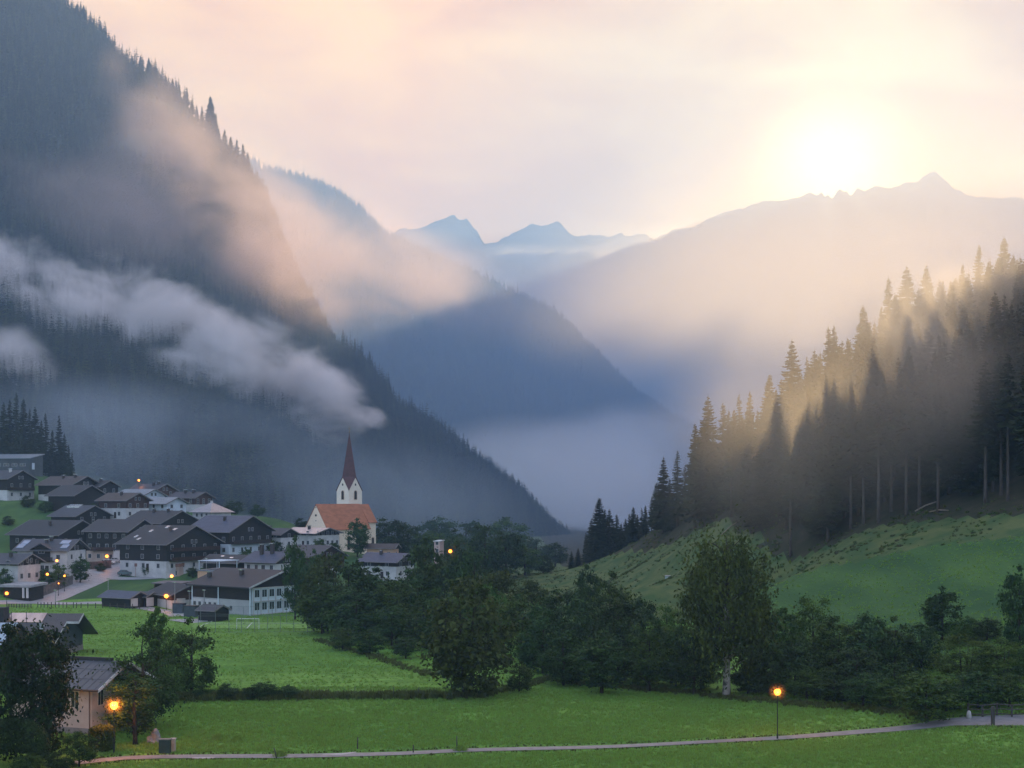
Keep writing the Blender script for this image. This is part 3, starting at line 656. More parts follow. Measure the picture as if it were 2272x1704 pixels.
def build_church():
    Y = 470; turn = R(50)
    base = P(701, 1238, Y); k = Y/F                        # metres per photo pixel there
    root = thing('church', 'cream village church with orange tiled roof and tall dark red spire', 'church', base, turn)
    ridge = 119*k; eave = 68*k; w = 5.2
    x0, x1, l = 0.0, 20.0, 24.0
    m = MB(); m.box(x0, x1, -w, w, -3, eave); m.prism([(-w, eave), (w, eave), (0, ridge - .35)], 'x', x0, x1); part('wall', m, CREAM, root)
    t = (ridge - eave)/w
    m = MB(); m.prism([(-w - .55, eave - .55*t + .1), (0, ridge + .1), (w + .55, eave - .55*t + .1), (w + .55, eave - .55*t - .15), (0, ridge - .18), (-w - .55, eave - .55*t - .15)], 'x', x0 - .12, x1 - .02); part('roof', m, CHROOF, root)
    # choir with polygonal end, same ridge, slightly narrower, roof hipped round the apse
    wc = w*.80; xa = l*1.04; ec = eave + 1.3
    prof = [(x1 - .3, -wc), (xa - 1.2, -wc), (xa + 1.2, -wc*.42), (xa + 1.2, wc*.42), (xa - 1.2, wc), (x1 - .3, wc)]
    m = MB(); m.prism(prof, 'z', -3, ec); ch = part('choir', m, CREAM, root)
    m = MB(); o = .45; rp = [(x1 - .01, -wc - o), (xa - 1.1, -wc - o), (xa + 1.65, -wc*.46 - .1), (xa + 1.65, wc*.46 + .1), (xa - 1.1, wc + o), (x1 - .01, wc + o)]
    top0 = (x1 - .01, 0, ridge - .02); top1 = (l + .3, 0, ridge - .02)
    E = [(p[0], p[1], ec - .1) for p in rp]; U = [(p[0], p[1], ec + .12) for p in rp]
    m.poly([U[0], U[1], top1, top0]); m.poly([U[1], U[2], top1]); m.poly([U[2], U[3], top1]); m.poly([U[3], U[4], top1]); m.poly([U[4], U[5], top0, top1]); m.poly([U[5], U[0], top0])
    for i in range(6): j = (i + 1) % 6; m.poly([E[i], E[j], U[j], U[i]])
    m.poly(E[::-1]); part('choir_roof', m, CHROOF, ch)
    DK = mat('dark_opening', (.035, .025, .02), scale=2); ST = mat('window_surround', (.60, .47, .34), scale=1)
    def arched(par, mtx, w_, h_, nm='window'):
        """round-headed opening: a proud surround with the dark pane inside it"""
        m = MB(); out = arch(w_ + .5, h_ + .4); inn = arch(w_, h_)
        m.prism([(p[0], p[1] - .12) for p in out], 'y', -.06, .05); s = part(nm, m, ST, par); s.matrix_local = mtx
        m = MB(); m.prism(inn, 'y', -.085, -.062); part('pane', m, DK, s)
    arched(ch, Matrix.Translation((xa - 2.6, -wc, 1.6)), 1.0, 4.8)
    ang = math.atan2(-wc*.42 + wc, 2.4)
    arched(ch, Matrix.Translation((xa + .05, -wc*.71, 1.6)) @ Matrix.Rotation(ang, 4, 'Z'), 1.0, 4.8)
    for xx in (5, 10, 15): arched(root, Matrix.Translation((xx, -w, 2.6)), 1.1, 4.6)
    Rl = Matrix.Rotation(R(-90), 4, 'Z')                    # the left gable: round hole and two slits
    for yy, zz, rr in ((0, eave + 4.0, .42), (0, eave + 6.6, .18), (0, eave + 2.2, .2)):
        m = MB(); m.lathe([(rr, 0), (rr, .06)], 14); g = part('round_window', m, DK, root); g.matrix_local = Matrix.Translation((x0 - .05, yy, zz)) @ Matrix.Rotation(R(90), 4, 'Y')
    # tower behind the roof, turned a quarter so that two faces show
    kt = (Y + 22)/F; tw = 56*kt/2/math.sqrt(2)
    hz = lambda v: EYE + (VH - v)*kt - base.z
    z1, ze, zg, zt = hz(1117), hz(1088), hz(1060), hz(958)
    m = MB(); m.box(-tw, tw, -tw, tw, -3, ze)
    for ax in ('x', 'y'): m.prism([(-tw, ze), (tw, ze), (0, zg)], ax, -tw + .002*(ax == 'y'), tw - .002*(ax == 'y'))
    tower = part('tower', m, CREAMW, root); tower.location = (23.3, w + tw + .2, 0)
    # rhombic spire: four gables; lower edges climb from the corners to the gable tips
    m = MB(); o = .22; T = tw + o; tip = (0, 0, zt); gz_ = zg + .35; cz = ze - .15
    G = [(0, -T, gz_), (T, 0, gz_), (0, T, gz_), (-T, 0, gz_)]; C = [(T, -T, cz), (T, T, cz), (-T, T, cz), (-T, -T, cz)]
    for i in range(4): m.poly([G[i], C[i], G[(i + 1) % 4], tip])
    inner = .84
    g2 = [(x*inner, y*inner, z - .25) for x, y, z in G]; c2 = [(x*inner, y*inner, z - .25) for x, y, z in C]
    for i in range(4):
        j = (i + 1) % 4
        m.poly([G[i], g2[i], c2[i], C[i]]); m.poly([C[i], c2[i], g2[j], G[j]])
    sp = part('spire', m, SPIRE, tower)
    m = MB(); m.tube([(0, 0, zt - .8), (0, 0, zt + 1.9)], .06, 6); m.box(-.45, .45, -.04, .04, zt + 1.1, zt + 1.22)
    m.lathe([(.02, zt - .3), (.26, zt - .05), (.02, zt + .2)], 8); part('cross', m, mat('gilded', (.4,.28,.1), scale=2, metallic=.6, rough=.4), sp)
    for k_ in range(4):
        mt = Matrix.Rotation(R(90)*k_, 4, 'Z')
        arched(tower, mt @ Matrix.Translation((0, -tw, z1 + 1.4)), 1.15, 3.0)
        m = MB(); m.prism([(.34*math.cos(q), .42*math.sin(q)) for q in np.linspace(0, 2*math.pi, 12, endpoint=False)], 'y', -.05, .03); g = part('round_window', m, DK, tower); g.matrix_local = mt @ Matrix.Translation((0, -tw, ze + 2.0))
build_church()
# ------------------------------------------------------------------ mountains
def resample(pts, n):
    pts = np.array(pts, float); d = np.concatenate([[0], np.cumsum(np.hypot(np.diff(pts[:, 0]), np.diff(pts[:, 1])))])
    s = np.linspace(0, d[-1], n); return np.stack([np.interp(s, d, pts[:, i]) for i in range(3)], 1)
def to_world(a): return np.stack([(a[:, 0] - UC)/F*a[:, 2], a[:, 2], EYE + (VH - a[:, 1])/F*a[:, 2]], 1)
class Mountain:
    def __init__(s, crest, foot, ns, nt, amp, rough_scale, seed, prof=1.0, gully=0.0, back=.9, bumps=0):
        C = to_world(resample(crest, ns)); Fo = to_world(resample(foot, ns))
        if bumps: k = bumps/F*C[:, 1]*2.4; C[:, 2] += k*fbm(C[:, 0]/(45/1000*C[:, 1]), C[:, 2]/(45/1000*C[:, 1]), 4, seed + 5)
        T = np.linspace(0, 1, nt); s.ns, s.nt = ns, nt
        G = Fo[None] + (C - Fo)[None]*T[:, None, None]
        G[..., 2] = Fo[None, :, 2] + (C[:, 2] - Fo[:, 2])[None]*(T[:, None]**prof)
        q = 4*T*(1 - T); q = np.maximum(q, .12*(T > 0.02)*(1 - (T > .985)))
        x, z = G[..., 0], G[..., 2]
        n1 = fbm(x/rough_scale, z/rough_scale, 6, seed)
        n2 = fbm(x/rough_scale*1.7 + z/rough_scale*.5, z/rough_scale*.18 + 40, 4, seed + 9)
        disp = (amp*(n1 + .3) + gully*(n2 + .3))*q[:, None]
        G[..., 1] += disp; G[..., 2] += disp*.25
        nb = 10; B = np.repeat(C[None], nb, 0); tb = np.linspace(0, 1, nb + 1)[1:]
        H = (C[:, 2] - Fo[:, 2])
        B[..., 1] += (tb[:, None]*H[None]*1.3); B[..., 0] += tb[:, None]*0; B[..., 2] -= tb[:, None]*H[None]*back
        s.front = G; s.all = np.concatenate([G, B], 0)
    def mesh(s, name, m):
        nr = s.all.shape[0]; V = s.all.reshape(-1, 3)
        i = (np.arange(nr - 1)[:, None]*s.ns + np.arange(s.ns - 1)[None]).ravel()
        return raw_mesh(name, V, np.stack([i, i + 1, i + s.ns + 1, i + s.ns], 1), m, smooth=True)
    def at(s, a, t):
        """points on the front face; a, t in 0..1"""
        x = a*(s.ns - 1); y = t*(s.nt - 1); i = np.clip(x.astype(int), 0, s.ns - 2); j = np.clip(y.astype(int), 0, s.nt - 2); fx = (x - i)[:, None]; fy = (y - j)[:, None]
        G = s.front
        return (G[j, i]*(1 - fx) + G[j, i + 1]*fx)*(1 - fy) + (G[j + 1, i]*(1 - fx) + G[j + 1, i + 1]*fx)*fy

M_WOODHILL = mat('wooded_hillside', (.060, .075, .035), (.022, .032, .018), scale=.05, rough=.95, spec=.05, detail=8)
M_FARWOOD = mat('far_hillside', (.038, .046, .032), (.024, .032, .022), scale=.012, rough=.95, spec=.05, detail=8)
M_ROCK = mat('far_rock', (.17, .16, .15), (.07, .08, .07), scale=.004, rough=.95, spec=.05, detail=10)

hillA = Mountain(
    [(-700,-700,1000),(-250,-420,1030),(-40,-170,1060),(60,-60,1080),(150,22,1090),(215,75,1090),(290,146,1090),(340,160,1085),(400,212,1080),(440,270,1070),(490,330,1060),(545,385,1050),(600,490,1030),(650,600,1000),(700,700,985),(742,770,980),(790,790,985),(838,845,995),(880,900,1010),(940,940,1020),(1000,985,1030),(1050,1030,1040),(1110,1085,1050),(1170,1140,1060),(1235,1205,1070),(1300,1290,1080)],
    [(-700,1020,600),(-100,1040,600),(100,1075,610),(300,1130,620),(500,1165,640),(640,1190,660),(760,1240,700),(850,1260,720),(950,1270,760),(1050,1280,820),(1150,1290,900),(1300,1300,1040)],
    300, 170, 120, 130, 3, prof=1.12, gully=110, bumps=17)
hillC = Mountain(
    [(300,290,2350),(520,345,2380),(575,372,2400),(640,392,2400),(720,420,2400),(770,445,2400),(805,470,2400),(850,515,2400),(880,532,2400),(930,560,2400),(1000,590,2400),(1060,612,2390),(1110,640,2380),(1170,668,2370),(1230,695,2360),(1290,752,2350),(1350,812,2340),(1420,872,2330),(1480,915,2320),(1530,955,2310),(1600,1010,2300),(1700,1090,2300)],
    [(300,1050,1500),(700,1120,1500),(1000,1190,1600),(1200,1210,1750),(1400,1200,1900),(1700,1180,2150)],
    260, 120, 190, 330, 21, prof=1.0, gully=170, bumps=12)
hillD = Mountain(
    [(300,640,3300),(600,620,3300),(800,575,3300),(862,526,3300),(885,512,3300),(905,505,3300),(935,503,3300),(965,492,3300),(990,484,3300),(1010,478,3300),(1020,486,3300),(1035,484,3300),(1050,505,3300),(1063,520,3300),(1074,538,3300),(1100,536,3300),(1130,522,3300),(1165,505,3300),(1180,502,3300),(1205,507,3300),(1240,502,3300),(1262,513,3300),(1280,526,3300),(1318,534,3300),(1345,529,3300),(1380,516,3300),(1400,521,3300),(1430,517,3300),(1452,527,3300),(1490,514,3300),(1530,503,3300),(1590,478,3300),(1635,464,3300),(1685,446,3300),(1740,440,3300),(1800,436,3300),(1860,435,3300),(1920,424,3300),(1960,414,3300),(1990,413,3300),(2010,407,3300),(2028,408,3300),(2050,398,3300),(2074,386,3300),(2092,396,3300),(2112,412,3300),(2140,427,3300),(2170,433,3300),(2210,436,3300),(2250,440,3300),(2290,437,3300),(2500,450,3300),(2900,430,3300)],
    [(300,1080,2500),(900,1090,2500),(1500,1095,2500),(2100,1090,2500),(2900,1080,2500)],
    900, 90, 400, 460, 33, prof=1.15, gully=340)
# teeth added to the far crest, shaped to split the low sun into rays
cr = hillD.front[-1]; cu_ = UC + F*cr[:, 0]/cr[:, 1]
for u_, hh_, w_ in [(1796,13,22),(1822,15,9),(1836,9,8),(1862,20,15),(1878,12,8),(1902,18,16),(1940,9,20)]: cr[:, 2] += np.maximum(0, 0.75*hh_*(1 - np.abs(cu_ - u_)/w_))*1.05
cr[:, 2] += 40*(np.abs(fbm(cr[:, 0]/95, cr[:, 0]*0, 6, 8)) - .09) + 9*fbm(cr[:, 0]/14, cr[:, 0]*0, 3, 4); hillD.all[hillD.nt - 1] = cr
tag(link('hill', hillA.mesh('hill', M_WOODHILL)), 'steep wooded hillside rising behind the village', 'hill', kind='structure')
tag(link('hill', hillC.mesh('hill', M_FARWOOD)), 'long wooded ridge beyond the village hillside', 'hill', kind='structure')
tag(link('mountain', hillD.mesh('mountain', M_ROCK)), 'pale jagged mountain range closing the valley', 'mountain', kind='structure')

# ------------------------------------------------------------------ tree kinds
BARK = mat('spruce_bark', (.085, .07, .06), (.05, .042, .038), scale=2, stretch=(1, 1, .3), rough=.9, spec=.1)
BARKD = mat('dark_bark', (.045, .036, .03), (.025, .02, .018), scale=2, stretch=(1, 1, .3), rough=.9, spec=.1)
BIRCH = mat('birch_bark', (.38, .36, .33), (.08, .075, .07), scale=1.6, stretch=(1, 1, .6), rough=.8, contrast=(.38, .5))
M_SPRUCE = leaf_mat('spruce_needles', (.014, .021, .009), (.040, .048, .018), scale=.5, trans=.1, rnd=.2)
M_LEAF = leaf_mat('leaves_green', (.022, .052, .011), (.085, .140, .030), scale=.35, trans=.22, rnd=.3)
M_LEAFD = leaf_mat('leaves_dark', (.014, .035, .010), (.053, .094, .025), scale=.35, trans=.15)
M_LEAFO = leaf_mat('leaves_olive', (.022, .036, .008), (.070, .088, .020), warm=(.09, .08, .022), scale=.35, trans=.2)
M_LEAFY = leaf_mat('leaves_yellowgreen', (.024, .052, .009), (.10, .155, .028), scale=.3, trans=.28)
M_BIRCH = leaf_mat('birch_leaves', (.028, .050, .010), (.10, .140, .028), warm=(.13, .15, .034), scale=.3, trans=.3)
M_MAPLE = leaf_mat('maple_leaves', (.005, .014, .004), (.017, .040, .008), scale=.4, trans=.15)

def spruce_mesh(seed, H=25.0, wide=3.6, bare=.12, whorls=60, per=8, full=1.0, sparse=0.0):
    """crown: whorls of drooping boughs, each a spine with hanging twig sprays; trunk apart"""
    r = np.random.default_rng(seed); V = []; Q = []
    def quad(a, b, c, d): k = len(V); V.extend((a, b, c, d)); Q.append((k, k + 1, k + 2, k + 3))
    z0 = bare*H
    for wi in range(whorls):
        f0 = (wi + r.uniform(-.3, .3))/whorls
        for k in range(per):
            f = min(max(f0 + r.normal()*.012, 0), .995); z = z0 + (H - z0)*f*.985
            prof = (1 - f)**.78*(.62 + .38*min(1, f*5 + .25)); env = wide*prof*full + .18
            if r.random() < sparse: continue
            az = r.uniform(0, 2*math.pi); ln = env*r.uniform(.5, 1.15); d = np.array((math.cos(az), math.sin(az), 0)); sd = np.array((-d[1], d[0], 0))
            droop = -.18 - .34*(1 - f) + r.uniform(-.16, .16); lift = .26
            pts = [np.array((0, 0, z)) + d*ln*q + np.array((0, 0, ln*(droop*q + (lift - .1*(1 - f))*q*q))) for q in (0.0, .38, .72, 1.0)]
            ws = [.10*ln + .07, .26*ln + .10, .20*ln + .08, .02]
            for i in range(3):
                a, b = pts[i], pts[i + 1]; wa, wb = ws[i], ws[i + 1]; dn = np.array((0, 0, -1))
                quad(a - sd*wa + dn*wa*.55, b - sd*wb + dn*wb*.55, b, a); quad(a, b, b + sd*wb + dn*wb*.55, a + sd*wa + dn*wa*.55)
            for q in (.35, .6, .82):                       # hanging twigs roughen the edge
                p = np.array((0, 0, z)) + d*ln*q + np.array((0, 0, ln*(droop*q + lift*q*q)))
                for sgn in (-1, 1):
                    e = p + (sd*sgn*r.uniform(.5, .95) + d*.35)*ln*.3*(1.15 - q) + np.array((0, 0, -r.uniform(.15, .5)*ln*.22 - .08))
                    g = d*(.06*ln + .05)
                    quad(p - g, p + g, e + g*.25, e - g*.25)
    top = np.array((0, 0, H)); quad(top + (.0, 0, .5), top + (.06, 0, -1.2), top + (0, .06, -1.2), top + (-.06, -.03, -1.2))
    return np.array(V), np.array(Q)
def trunk_mesh(name, H, r0, m, top=.97, lean=0.0, n=8):
    b = MB(); b.tube([(0, 0, -1.2), (0, 0, H*.05), (lean*.4, 0, H*.4), (lean, 0, H*.75), (lean, 0, H*top)], [r0*1.25, r0, r0*.78, r0*.42, .03], n)
    return b.mesh(name, m, True)
SPR = []
for sd, kw in enumerate([dict(wide=4.0, bare=.08), dict(wide=3.4, bare=.10, per=8), dict(wide=3.0, bare=.14, sparse=.28), dict(wide=3.7, bare=.06, per=10), dict(wide=2.9, bare=.12, sparse=.12)]):
    V, Q = spruce_mesh(40 + sd, **kw); SPR.append((raw_mesh('crown', V, Q, M_SPRUCE), trunk_mesh('trunk', 25, .27, BARK)))
SPRF = []                                                   # stand trees: long bare stem under a narrow crown
for sd, kw in enumerate([dict(wide=3.1, bare=.42, whorls=30), dict(wide=2.8, bare=.52, whorls=26, sparse=.15), dict(wide=3.3, bare=.34, whorls=34)]):
    V, Q = spruce_mesh(60 + sd, **kw); SPRF.append((raw_mesh('crown', V, Q, M_SPRUCE), trunk_mesh('trunk', 25, .25, BARK)))

def spruce(loc, h, label, group, kind=0, wide=1.0, stand=False, name='spruce_tree'):
    c, t = (SPRF if stand else SPR)[kind % (3 if stand else 5)]
    o = thing(name, label, 'tree', loc, random.uniform(0, 6.28), group); s = h/25
    o.scale = (s*wide, s*wide, s); link('crown', c, o); link('trunk', t, o)
    return o

# broadleaved trees: limbs carry clumps, each clump filled with small leaf faces
def broadleaf(seed, H=15.0, W=10.0, low=.08, nclump=52, nleaf=150, leaf=.40, shape='round', droop=0.0, stems=1):
    r = np.random.default_rng(seed); lv = []; wood = MB(); cl = []
    hz0 = low*H
    for i in range(nclump):
        for _ in range(60):
            p = np.array((r.uniform(-1, 1), r.uniform(-1, 1), r.uniform(0, 1)))
            z = p[2]
            if shape == 'round': env = math.sqrt(max(0, 1 - ((z - .46)/.56)**2))
            elif shape == 'cone': env = min(1, (1.02 - z)*1.25)*min(1, .55 + z*2)
            elif shape == 'tall': env = (.75 + .25*math.sin(z*3.2))*min(1, (1.03 - z)*3.2)*min(1, .6 + z*2)
            else: env = min(1, (1.05 - z)*1.9)*min(1, .7 + z*1.4)
            rr = math.hypot(p[0], p[1])
            if rr < env and r.random() < .25 + .75*(rr/max(env, .01))**1.2: break
        cl.append((p[0]*W/2*.88, p[1]*W/2*.88, hz0 + z*(H - hz0)*.94, r.uniform(.75, 1.35)*W*.15*(.55 + .45*min(1, env))))
    base = [(0, 0)] if stems == 1 else [(math.cos(q)*.5, math.sin(q)*.5) for q in np.linspace(0, 6.28, stems, endpoint=False) + .3]
    for bx, by in base:
        r0 = (.020*H)/math.sqrt(stems)
        wood.tube([(bx, by, -.8), (bx*1.2, by*1.2, hz0*.7), (bx*1.7, by*1.7 + .1, H*.45), (bx*2.2 + .15, by*2.2, H*.66), (bx*2.4, by*2.4, H*.78)], [r0*1.3, r0, r0*.7, r0*.3, r0*.08], 8)
    for i, c in enumerate(cl):
        if i % 2 == 0 or i < 8:
            bx, by = base[i % len(base)]; z1 = max(hz0*.6, c[2] - .35*math.hypot(c[0], c[1]) - .6); f = min(1, z1/(H*.6))
            a = (bx*(1 + f), by*(1 + f), z1); mid = ((a[0] + c[0])*.5, (a[1] + c[1])*.5, (a[2] + c[2])*.5 + .25)
            wood.tube([a, mid, (c[0]*.9, c[1]*.9, c[2] - .1)], [.006*H*(1 - .5*f), .0035*H, .01], 5, cap=False)
    nl = nclump*nleaf
    C = np.repeat(np.array(cl), nleaf, 0); d = r.normal(size=(nl, 3)); d /= np.linalg.norm(d, axis=1)[:, None]
    rad = C[:, 3]*np.abs(r.normal(0, .62, nl))*1.05; st = np.array((1.15, 1.15, .78 + droop*.5))
    pos = C[:, :3] + d*rad[:, None]*st
    if droop: pos[:, 2] -= droop*r.random(nl)**2*2.2
    pos[:, 2] = np.maximum(pos[:, 2], .12*H*low*2 + .2)
    nrm = d*.6 + r.normal(size=(nl, 3))*.7 + np.array((0, 0, .35)); nrm /= np.linalg.norm(nrm, axis=1)[:, None]
    up = r.normal(size=(nl, 3)); up[:, 2] -= droop*3; u = up - nrm*(up*nrm).sum(1)[:, None]; u /= np.linalg.norm(u, axis=1)[:, None]; w = np.cross(nrm, u)
    s = leaf*r.uniform(.6, 1.25, nl)[:, None]
    V = np.stack([pos - u*s*.75, pos + w*s*.42, pos + u*s*.75, pos - w*s*.42], 1).reshape(-1, 3)
    Q = np.arange(nl*4).reshape(-1, 4)
    return V, Q, wood
TREE_PROTO = {}
def proto(kind, seed, **kw):
    key = (kind, seed)
    if key not in TREE_PROTO:
        mt, bark = dict(green=(M_LEAF, BARKD), dark=(M_LEAFD, BARKD), olive=(M_LEAFO, BARKD), yellow=(M_LEAFY, BARKD), birch=(M_BIRCH, BIRCH), maple=(M_MAPLE, BARKD), yew=(M_LEAFD, BARKD))[kind]
        V, Q, wood = broadleaf(seed, **kw)
        tm = wood.mesh('trunk', [bark, BARKD], True); zc = kw.get('H', 15.0)*.3
        for p_ in tm.polygons: p_.material_index = int(kind == 'birch' and p_.center.z > zc)
        TREE_PROTO[key] = (raw_mesh('crown', V, Q, mt), tm, float(np.percentile(V[:, 2], 99.6)), float(2*np.percentile(np.hypot(V[:, 0], V[:, 1]), 96)))
    return TREE_PROTO[key]
KINDS = {
 'green': [dict(shape='round'), dict(shape='tall', W=8.0), dict(shape='egg')],
 'dark': [dict(shape='egg', nclump=60), dict(shape='tall', W=8.0, nclump=60), dict(shape='round', nclump=60)],
 'olive': [dict(shape='egg', nclump=70, stems=3, low=.08), dict(shape='round')],
 'yellow': [dict(shape='round', low=.1, nleaf=180, leaf=.28, stems=3), dict(shape='egg', low=.08, nleaf=170, leaf=.28)],
 'birch': [dict(shape='tall', H=20.0, W=11.0, low=.14, nclump=95, nleaf=190, leaf=.30, droop=.9)],
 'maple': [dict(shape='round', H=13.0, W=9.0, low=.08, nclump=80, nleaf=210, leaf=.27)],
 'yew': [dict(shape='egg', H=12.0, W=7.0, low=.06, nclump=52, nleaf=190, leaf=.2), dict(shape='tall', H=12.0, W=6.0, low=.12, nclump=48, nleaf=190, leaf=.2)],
}
def tree(loc, h, w, label, kind, var=0, group=None, name='deciduous_tree', cat='tree', rz=None):
    h = max(h, 1.8); w = min(w, 1.15*h + .6)
    kw = KINDS[kind][var % len(KINDS[kind])]
    c, t, H, W = proto(kind, 100 + var + 10*list(KINDS).index(kind), **kw)
    o = thing(name, label, cat, loc, random.uniform(0, 6.28) if rz is None else rz, group)
    o.scale = (w/W, w/W, h/H); link('crown', c, o); link('trunk', t, o)
    return o
def tree_px(u, vt, vb, wpx, label, kind, var=0, Y=None, **kw):
    """tree whose foot shows at u, vb (or stands Y metres ahead) and whose top reaches row vt"""
    if Y is None: p = on_ground(u, vb)
    else: x = (u - UC)/F*Y; p = Vector((x, Y, gz(x, Y)))
    h = EYE + (VH - vt)/F*p.y - p.z
    return tree(p, h, wpx/F*p.y, label, kind, var, **kw)
def spruce_px(u, vt, Y, label, group=None, kind=0, wide=1.0, stand=False):
    x = (u - UC)/F*Y; p = Vector((x, Y, gz(x, Y))); return spruce(p, EYE + (VH - vt)/F*Y - p.z, label, group, kind, wide, stand)
# ------------------------------------------------------------------ far woods: masses of spruce on the two hillsides (uncountable)
M_FARNEEDLE = leaf_mat('far_needles', (.007, .013, .008), (.020, .029, .015), scale=.5, trans=.1, rnd=.25)
def joined_spruce(name, seed, mt_=None, **kw):
    V, Q = spruce_mesh(seed, **kw); b = MB(); b.tube([(0, 0, -1.5), (0, 0, 12), (0, 0, 24)], [.3, .2, .03], 4, cap=False)
    n = len(V); V = np.concatenate([V, np.array(b.v)]); Q2 = np.concatenate([Q, np.array(b.f) + n])
    me = raw_mesh(name, V, Q2, [mt_ or M_FARNEEDLE, BARK], np.concatenate([np.zeros(len(Q), int), np.ones(len(b.f), int)]))
    return bpy.data.objects.new(name, me)
FARP = [joined_spruce('wood_spruce', 80, wide=4.2, bare=.04, whorls=16, per=6), joined_spruce('wood_spruce', 81, wide=3.4, bare=.06, whorls=16, per=6), joined_spruce('wood_larch', 83, leaf_mat('larch_needles', (.028, .042, .015), (.085, .098, .032), scale=.4, trans=.2), wide=5.2, bare=.05, whorls=14, per=6, sparse=.2), joined_spruce('wood_spruce', 82, wide=4.6, bare=.05, whorls=13, per=6, sparse=.15)]
def scatter(name, pts, scales, protos, tilt=0.0):
    """one mesh of points that carries a small plant on every point (geometry nodes)"""
    me = bpy.data.meshes.new(name); me.vertices.add(len(pts)); me.vertices.foreach_set('co', np.asarray(pts, np.float32).ravel())
    a = me.attributes.new('size', 'FLOAT', 'POINT'); a.data.foreach_set('value', np.asarray(scales, np.float32))
    o = link(name, me)
    ng = bpy.data.node_groups.new(name, 'GeometryNodeTree'); ng.interface.new_socket('Geometry', in_out='INPUT', socket_type='NodeSocketGeometry'); ng.interface.new_socket('Geometry', in_out='OUTPUT', socket_type='NodeSocketGeometry')
    gi = ng.nodes.new('NodeGroupInput'); go = ng.nodes.new('NodeGroupOutput'); ip = ng.nodes.new('GeometryNodeInstanceOnPoints'); jn = ng.nodes.new('GeometryNodeJoinGeometry')
    for p in protos:
        oi = ng.nodes.new('GeometryNodeObjectInfo'); oi.inputs['Object'].default_value = p; oi.inputs['As Instance'].default_value = True
        ng.links.new(oi.outputs['Geometry'], jn.inputs[0])
    ri = ng.nodes.new('FunctionNodeRandomValue'); ri.data_type = 'INT'; ri.inputs[4].default_value = 0; ri.inputs[5].default_value = len(protos) - 1
    rr = ng.nodes.new('FunctionNodeRandomValue'); rr.data_type = 'FLOAT_VECTOR'; rr.inputs[0].default_value = (-tilt, -tilt, 0); rr.inputs[1].default_value = (tilt, tilt, 6.283); rr.inputs['Seed'].default_value = 3
    na = ng.nodes.new('GeometryNodeInputNamedAttribute'); na.inputs['Name'].default_value = 'size'
    ng.links.new(gi.outputs[0], ip.inputs['Points']); ng.links.new(jn.outputs[0], ip.inputs['Instance']); ip.inputs['Pick Instance'].default_value = True
    ng.links.new(ri.outputs[2], ip.inputs['Instance Index']); ng.links.new(rr.outputs[0], ip.inputs['Rotation']); ng.links.new(na.outputs['Attribute'], ip.inputs['Scale'])
    ng.links.new(ip.outputs[0], go.inputs[0])
    md = o.modifiers.new('scatter', 'NODES'); md.node_group = ng
    return o
def px_of(Pn): return UC + F*Pn[:, 0]/Pn[:, 1], VH - F*(Pn[:, 2] - EYE)/Pn[:, 1]
def wood_points(hill, n, seed, tmin=.03, gap=.30, gscale=90.):
    r = np.random.default_rng(seed); a = r.random(n); t = tmin + (1 - tmin)*r.random(n); Pn = hill.at(a, t)
    u, v = px_of(Pn); k = (u > -120) & (u < 2392) & (v > -160)
    k &= (fbm(Pn[:, 0]/gscale, Pn[:, 2]/gscale*1.3, 4, seed) + .5 > gap)
    Pn = Pn[k]; s = (.55 + .42*r.random(len(Pn)))*(.9 + .5*fbm(Pn[:, 0]/60, Pn[:, 2]/60, 2, 4)); return Pn, np.clip(s, .3, 1.1)
Pa, Sa = wood_points(hillA, 40000, 3, gap=.30)
edge = hillA.at(RNG.random(330), np.full(330, .995)); Pa = np.concatenate([Pa, edge]); Sa = np.concatenate([Sa*(.55 + .4*RNG.random(len(Sa))), .15 + .6*RNG.random(330)**2])
tag(scatter('spruce_wood', Pa, Sa, FARP, .04), 'dense spruce wood covering the steep hillside behind the village', 'wood', kind='stuff')
Pc, Scc = wood_points(hillC, 50000, 5, gap=.12, gscale=220.)
edge = hillC.at(RNG.random(900), np.full(900, .995)); Pc = np.concatenate([Pc, edge]); Scc = np.concatenate([Scc*.75, .3 + .55*RNG.random(900)**2])
tag(scatter('spruce_wood', Pc, Scc, FARP, .04), 'hazy spruce wood on the long ridge beyond', 'wood', kind='stuff')

# skyline trees of the steep hillside
crest_u, crest_v = px_of(hillA.front[-1])
def crest_at(u): i = int(np.argmin(np.abs(crest_u - u))); return Vector(hillA.front[-1, i])
for i, (u, vt) in enumerate([(168,-8),(186,4),(206,24),(226,62),(236,80),(243,92),(256,100),(272,112),(297,112),(312,118),(332,120),(348,118),(372,138),(384,152),(398,158),(424,186),(434,196),(447,222),(466,212),(477,222),(500,270),(511,278),(524,286),(541,308),(552,330),(745,700),(758,706),(771,712),(783,742),(800,754),(818,768)]):
    p = crest_at(u); h = EYE + (VH - vt)/F*p.y - p.z + 1.5
    p.z -= 1.5; h = max(h*(random.uniform(.72, 1.0) if 440 < u < 560 else random.uniform(.45, .95)), 6)
    late = u > 700; big = 440 < u < 560
    spruce(p, h, 'dark spire-shaped spruce on the lower shoulder of the hillside above the church' if late else 'sparse tall conifer standing out on the steep skyline, low end of the upper ridge' if big else 'spruce on the steep skyline at the upper left', 'conifers on the steep skyline',
           2 if big and i % 3 else i, random.uniform(1.3, 1.9) if u < 700 else 1.1)

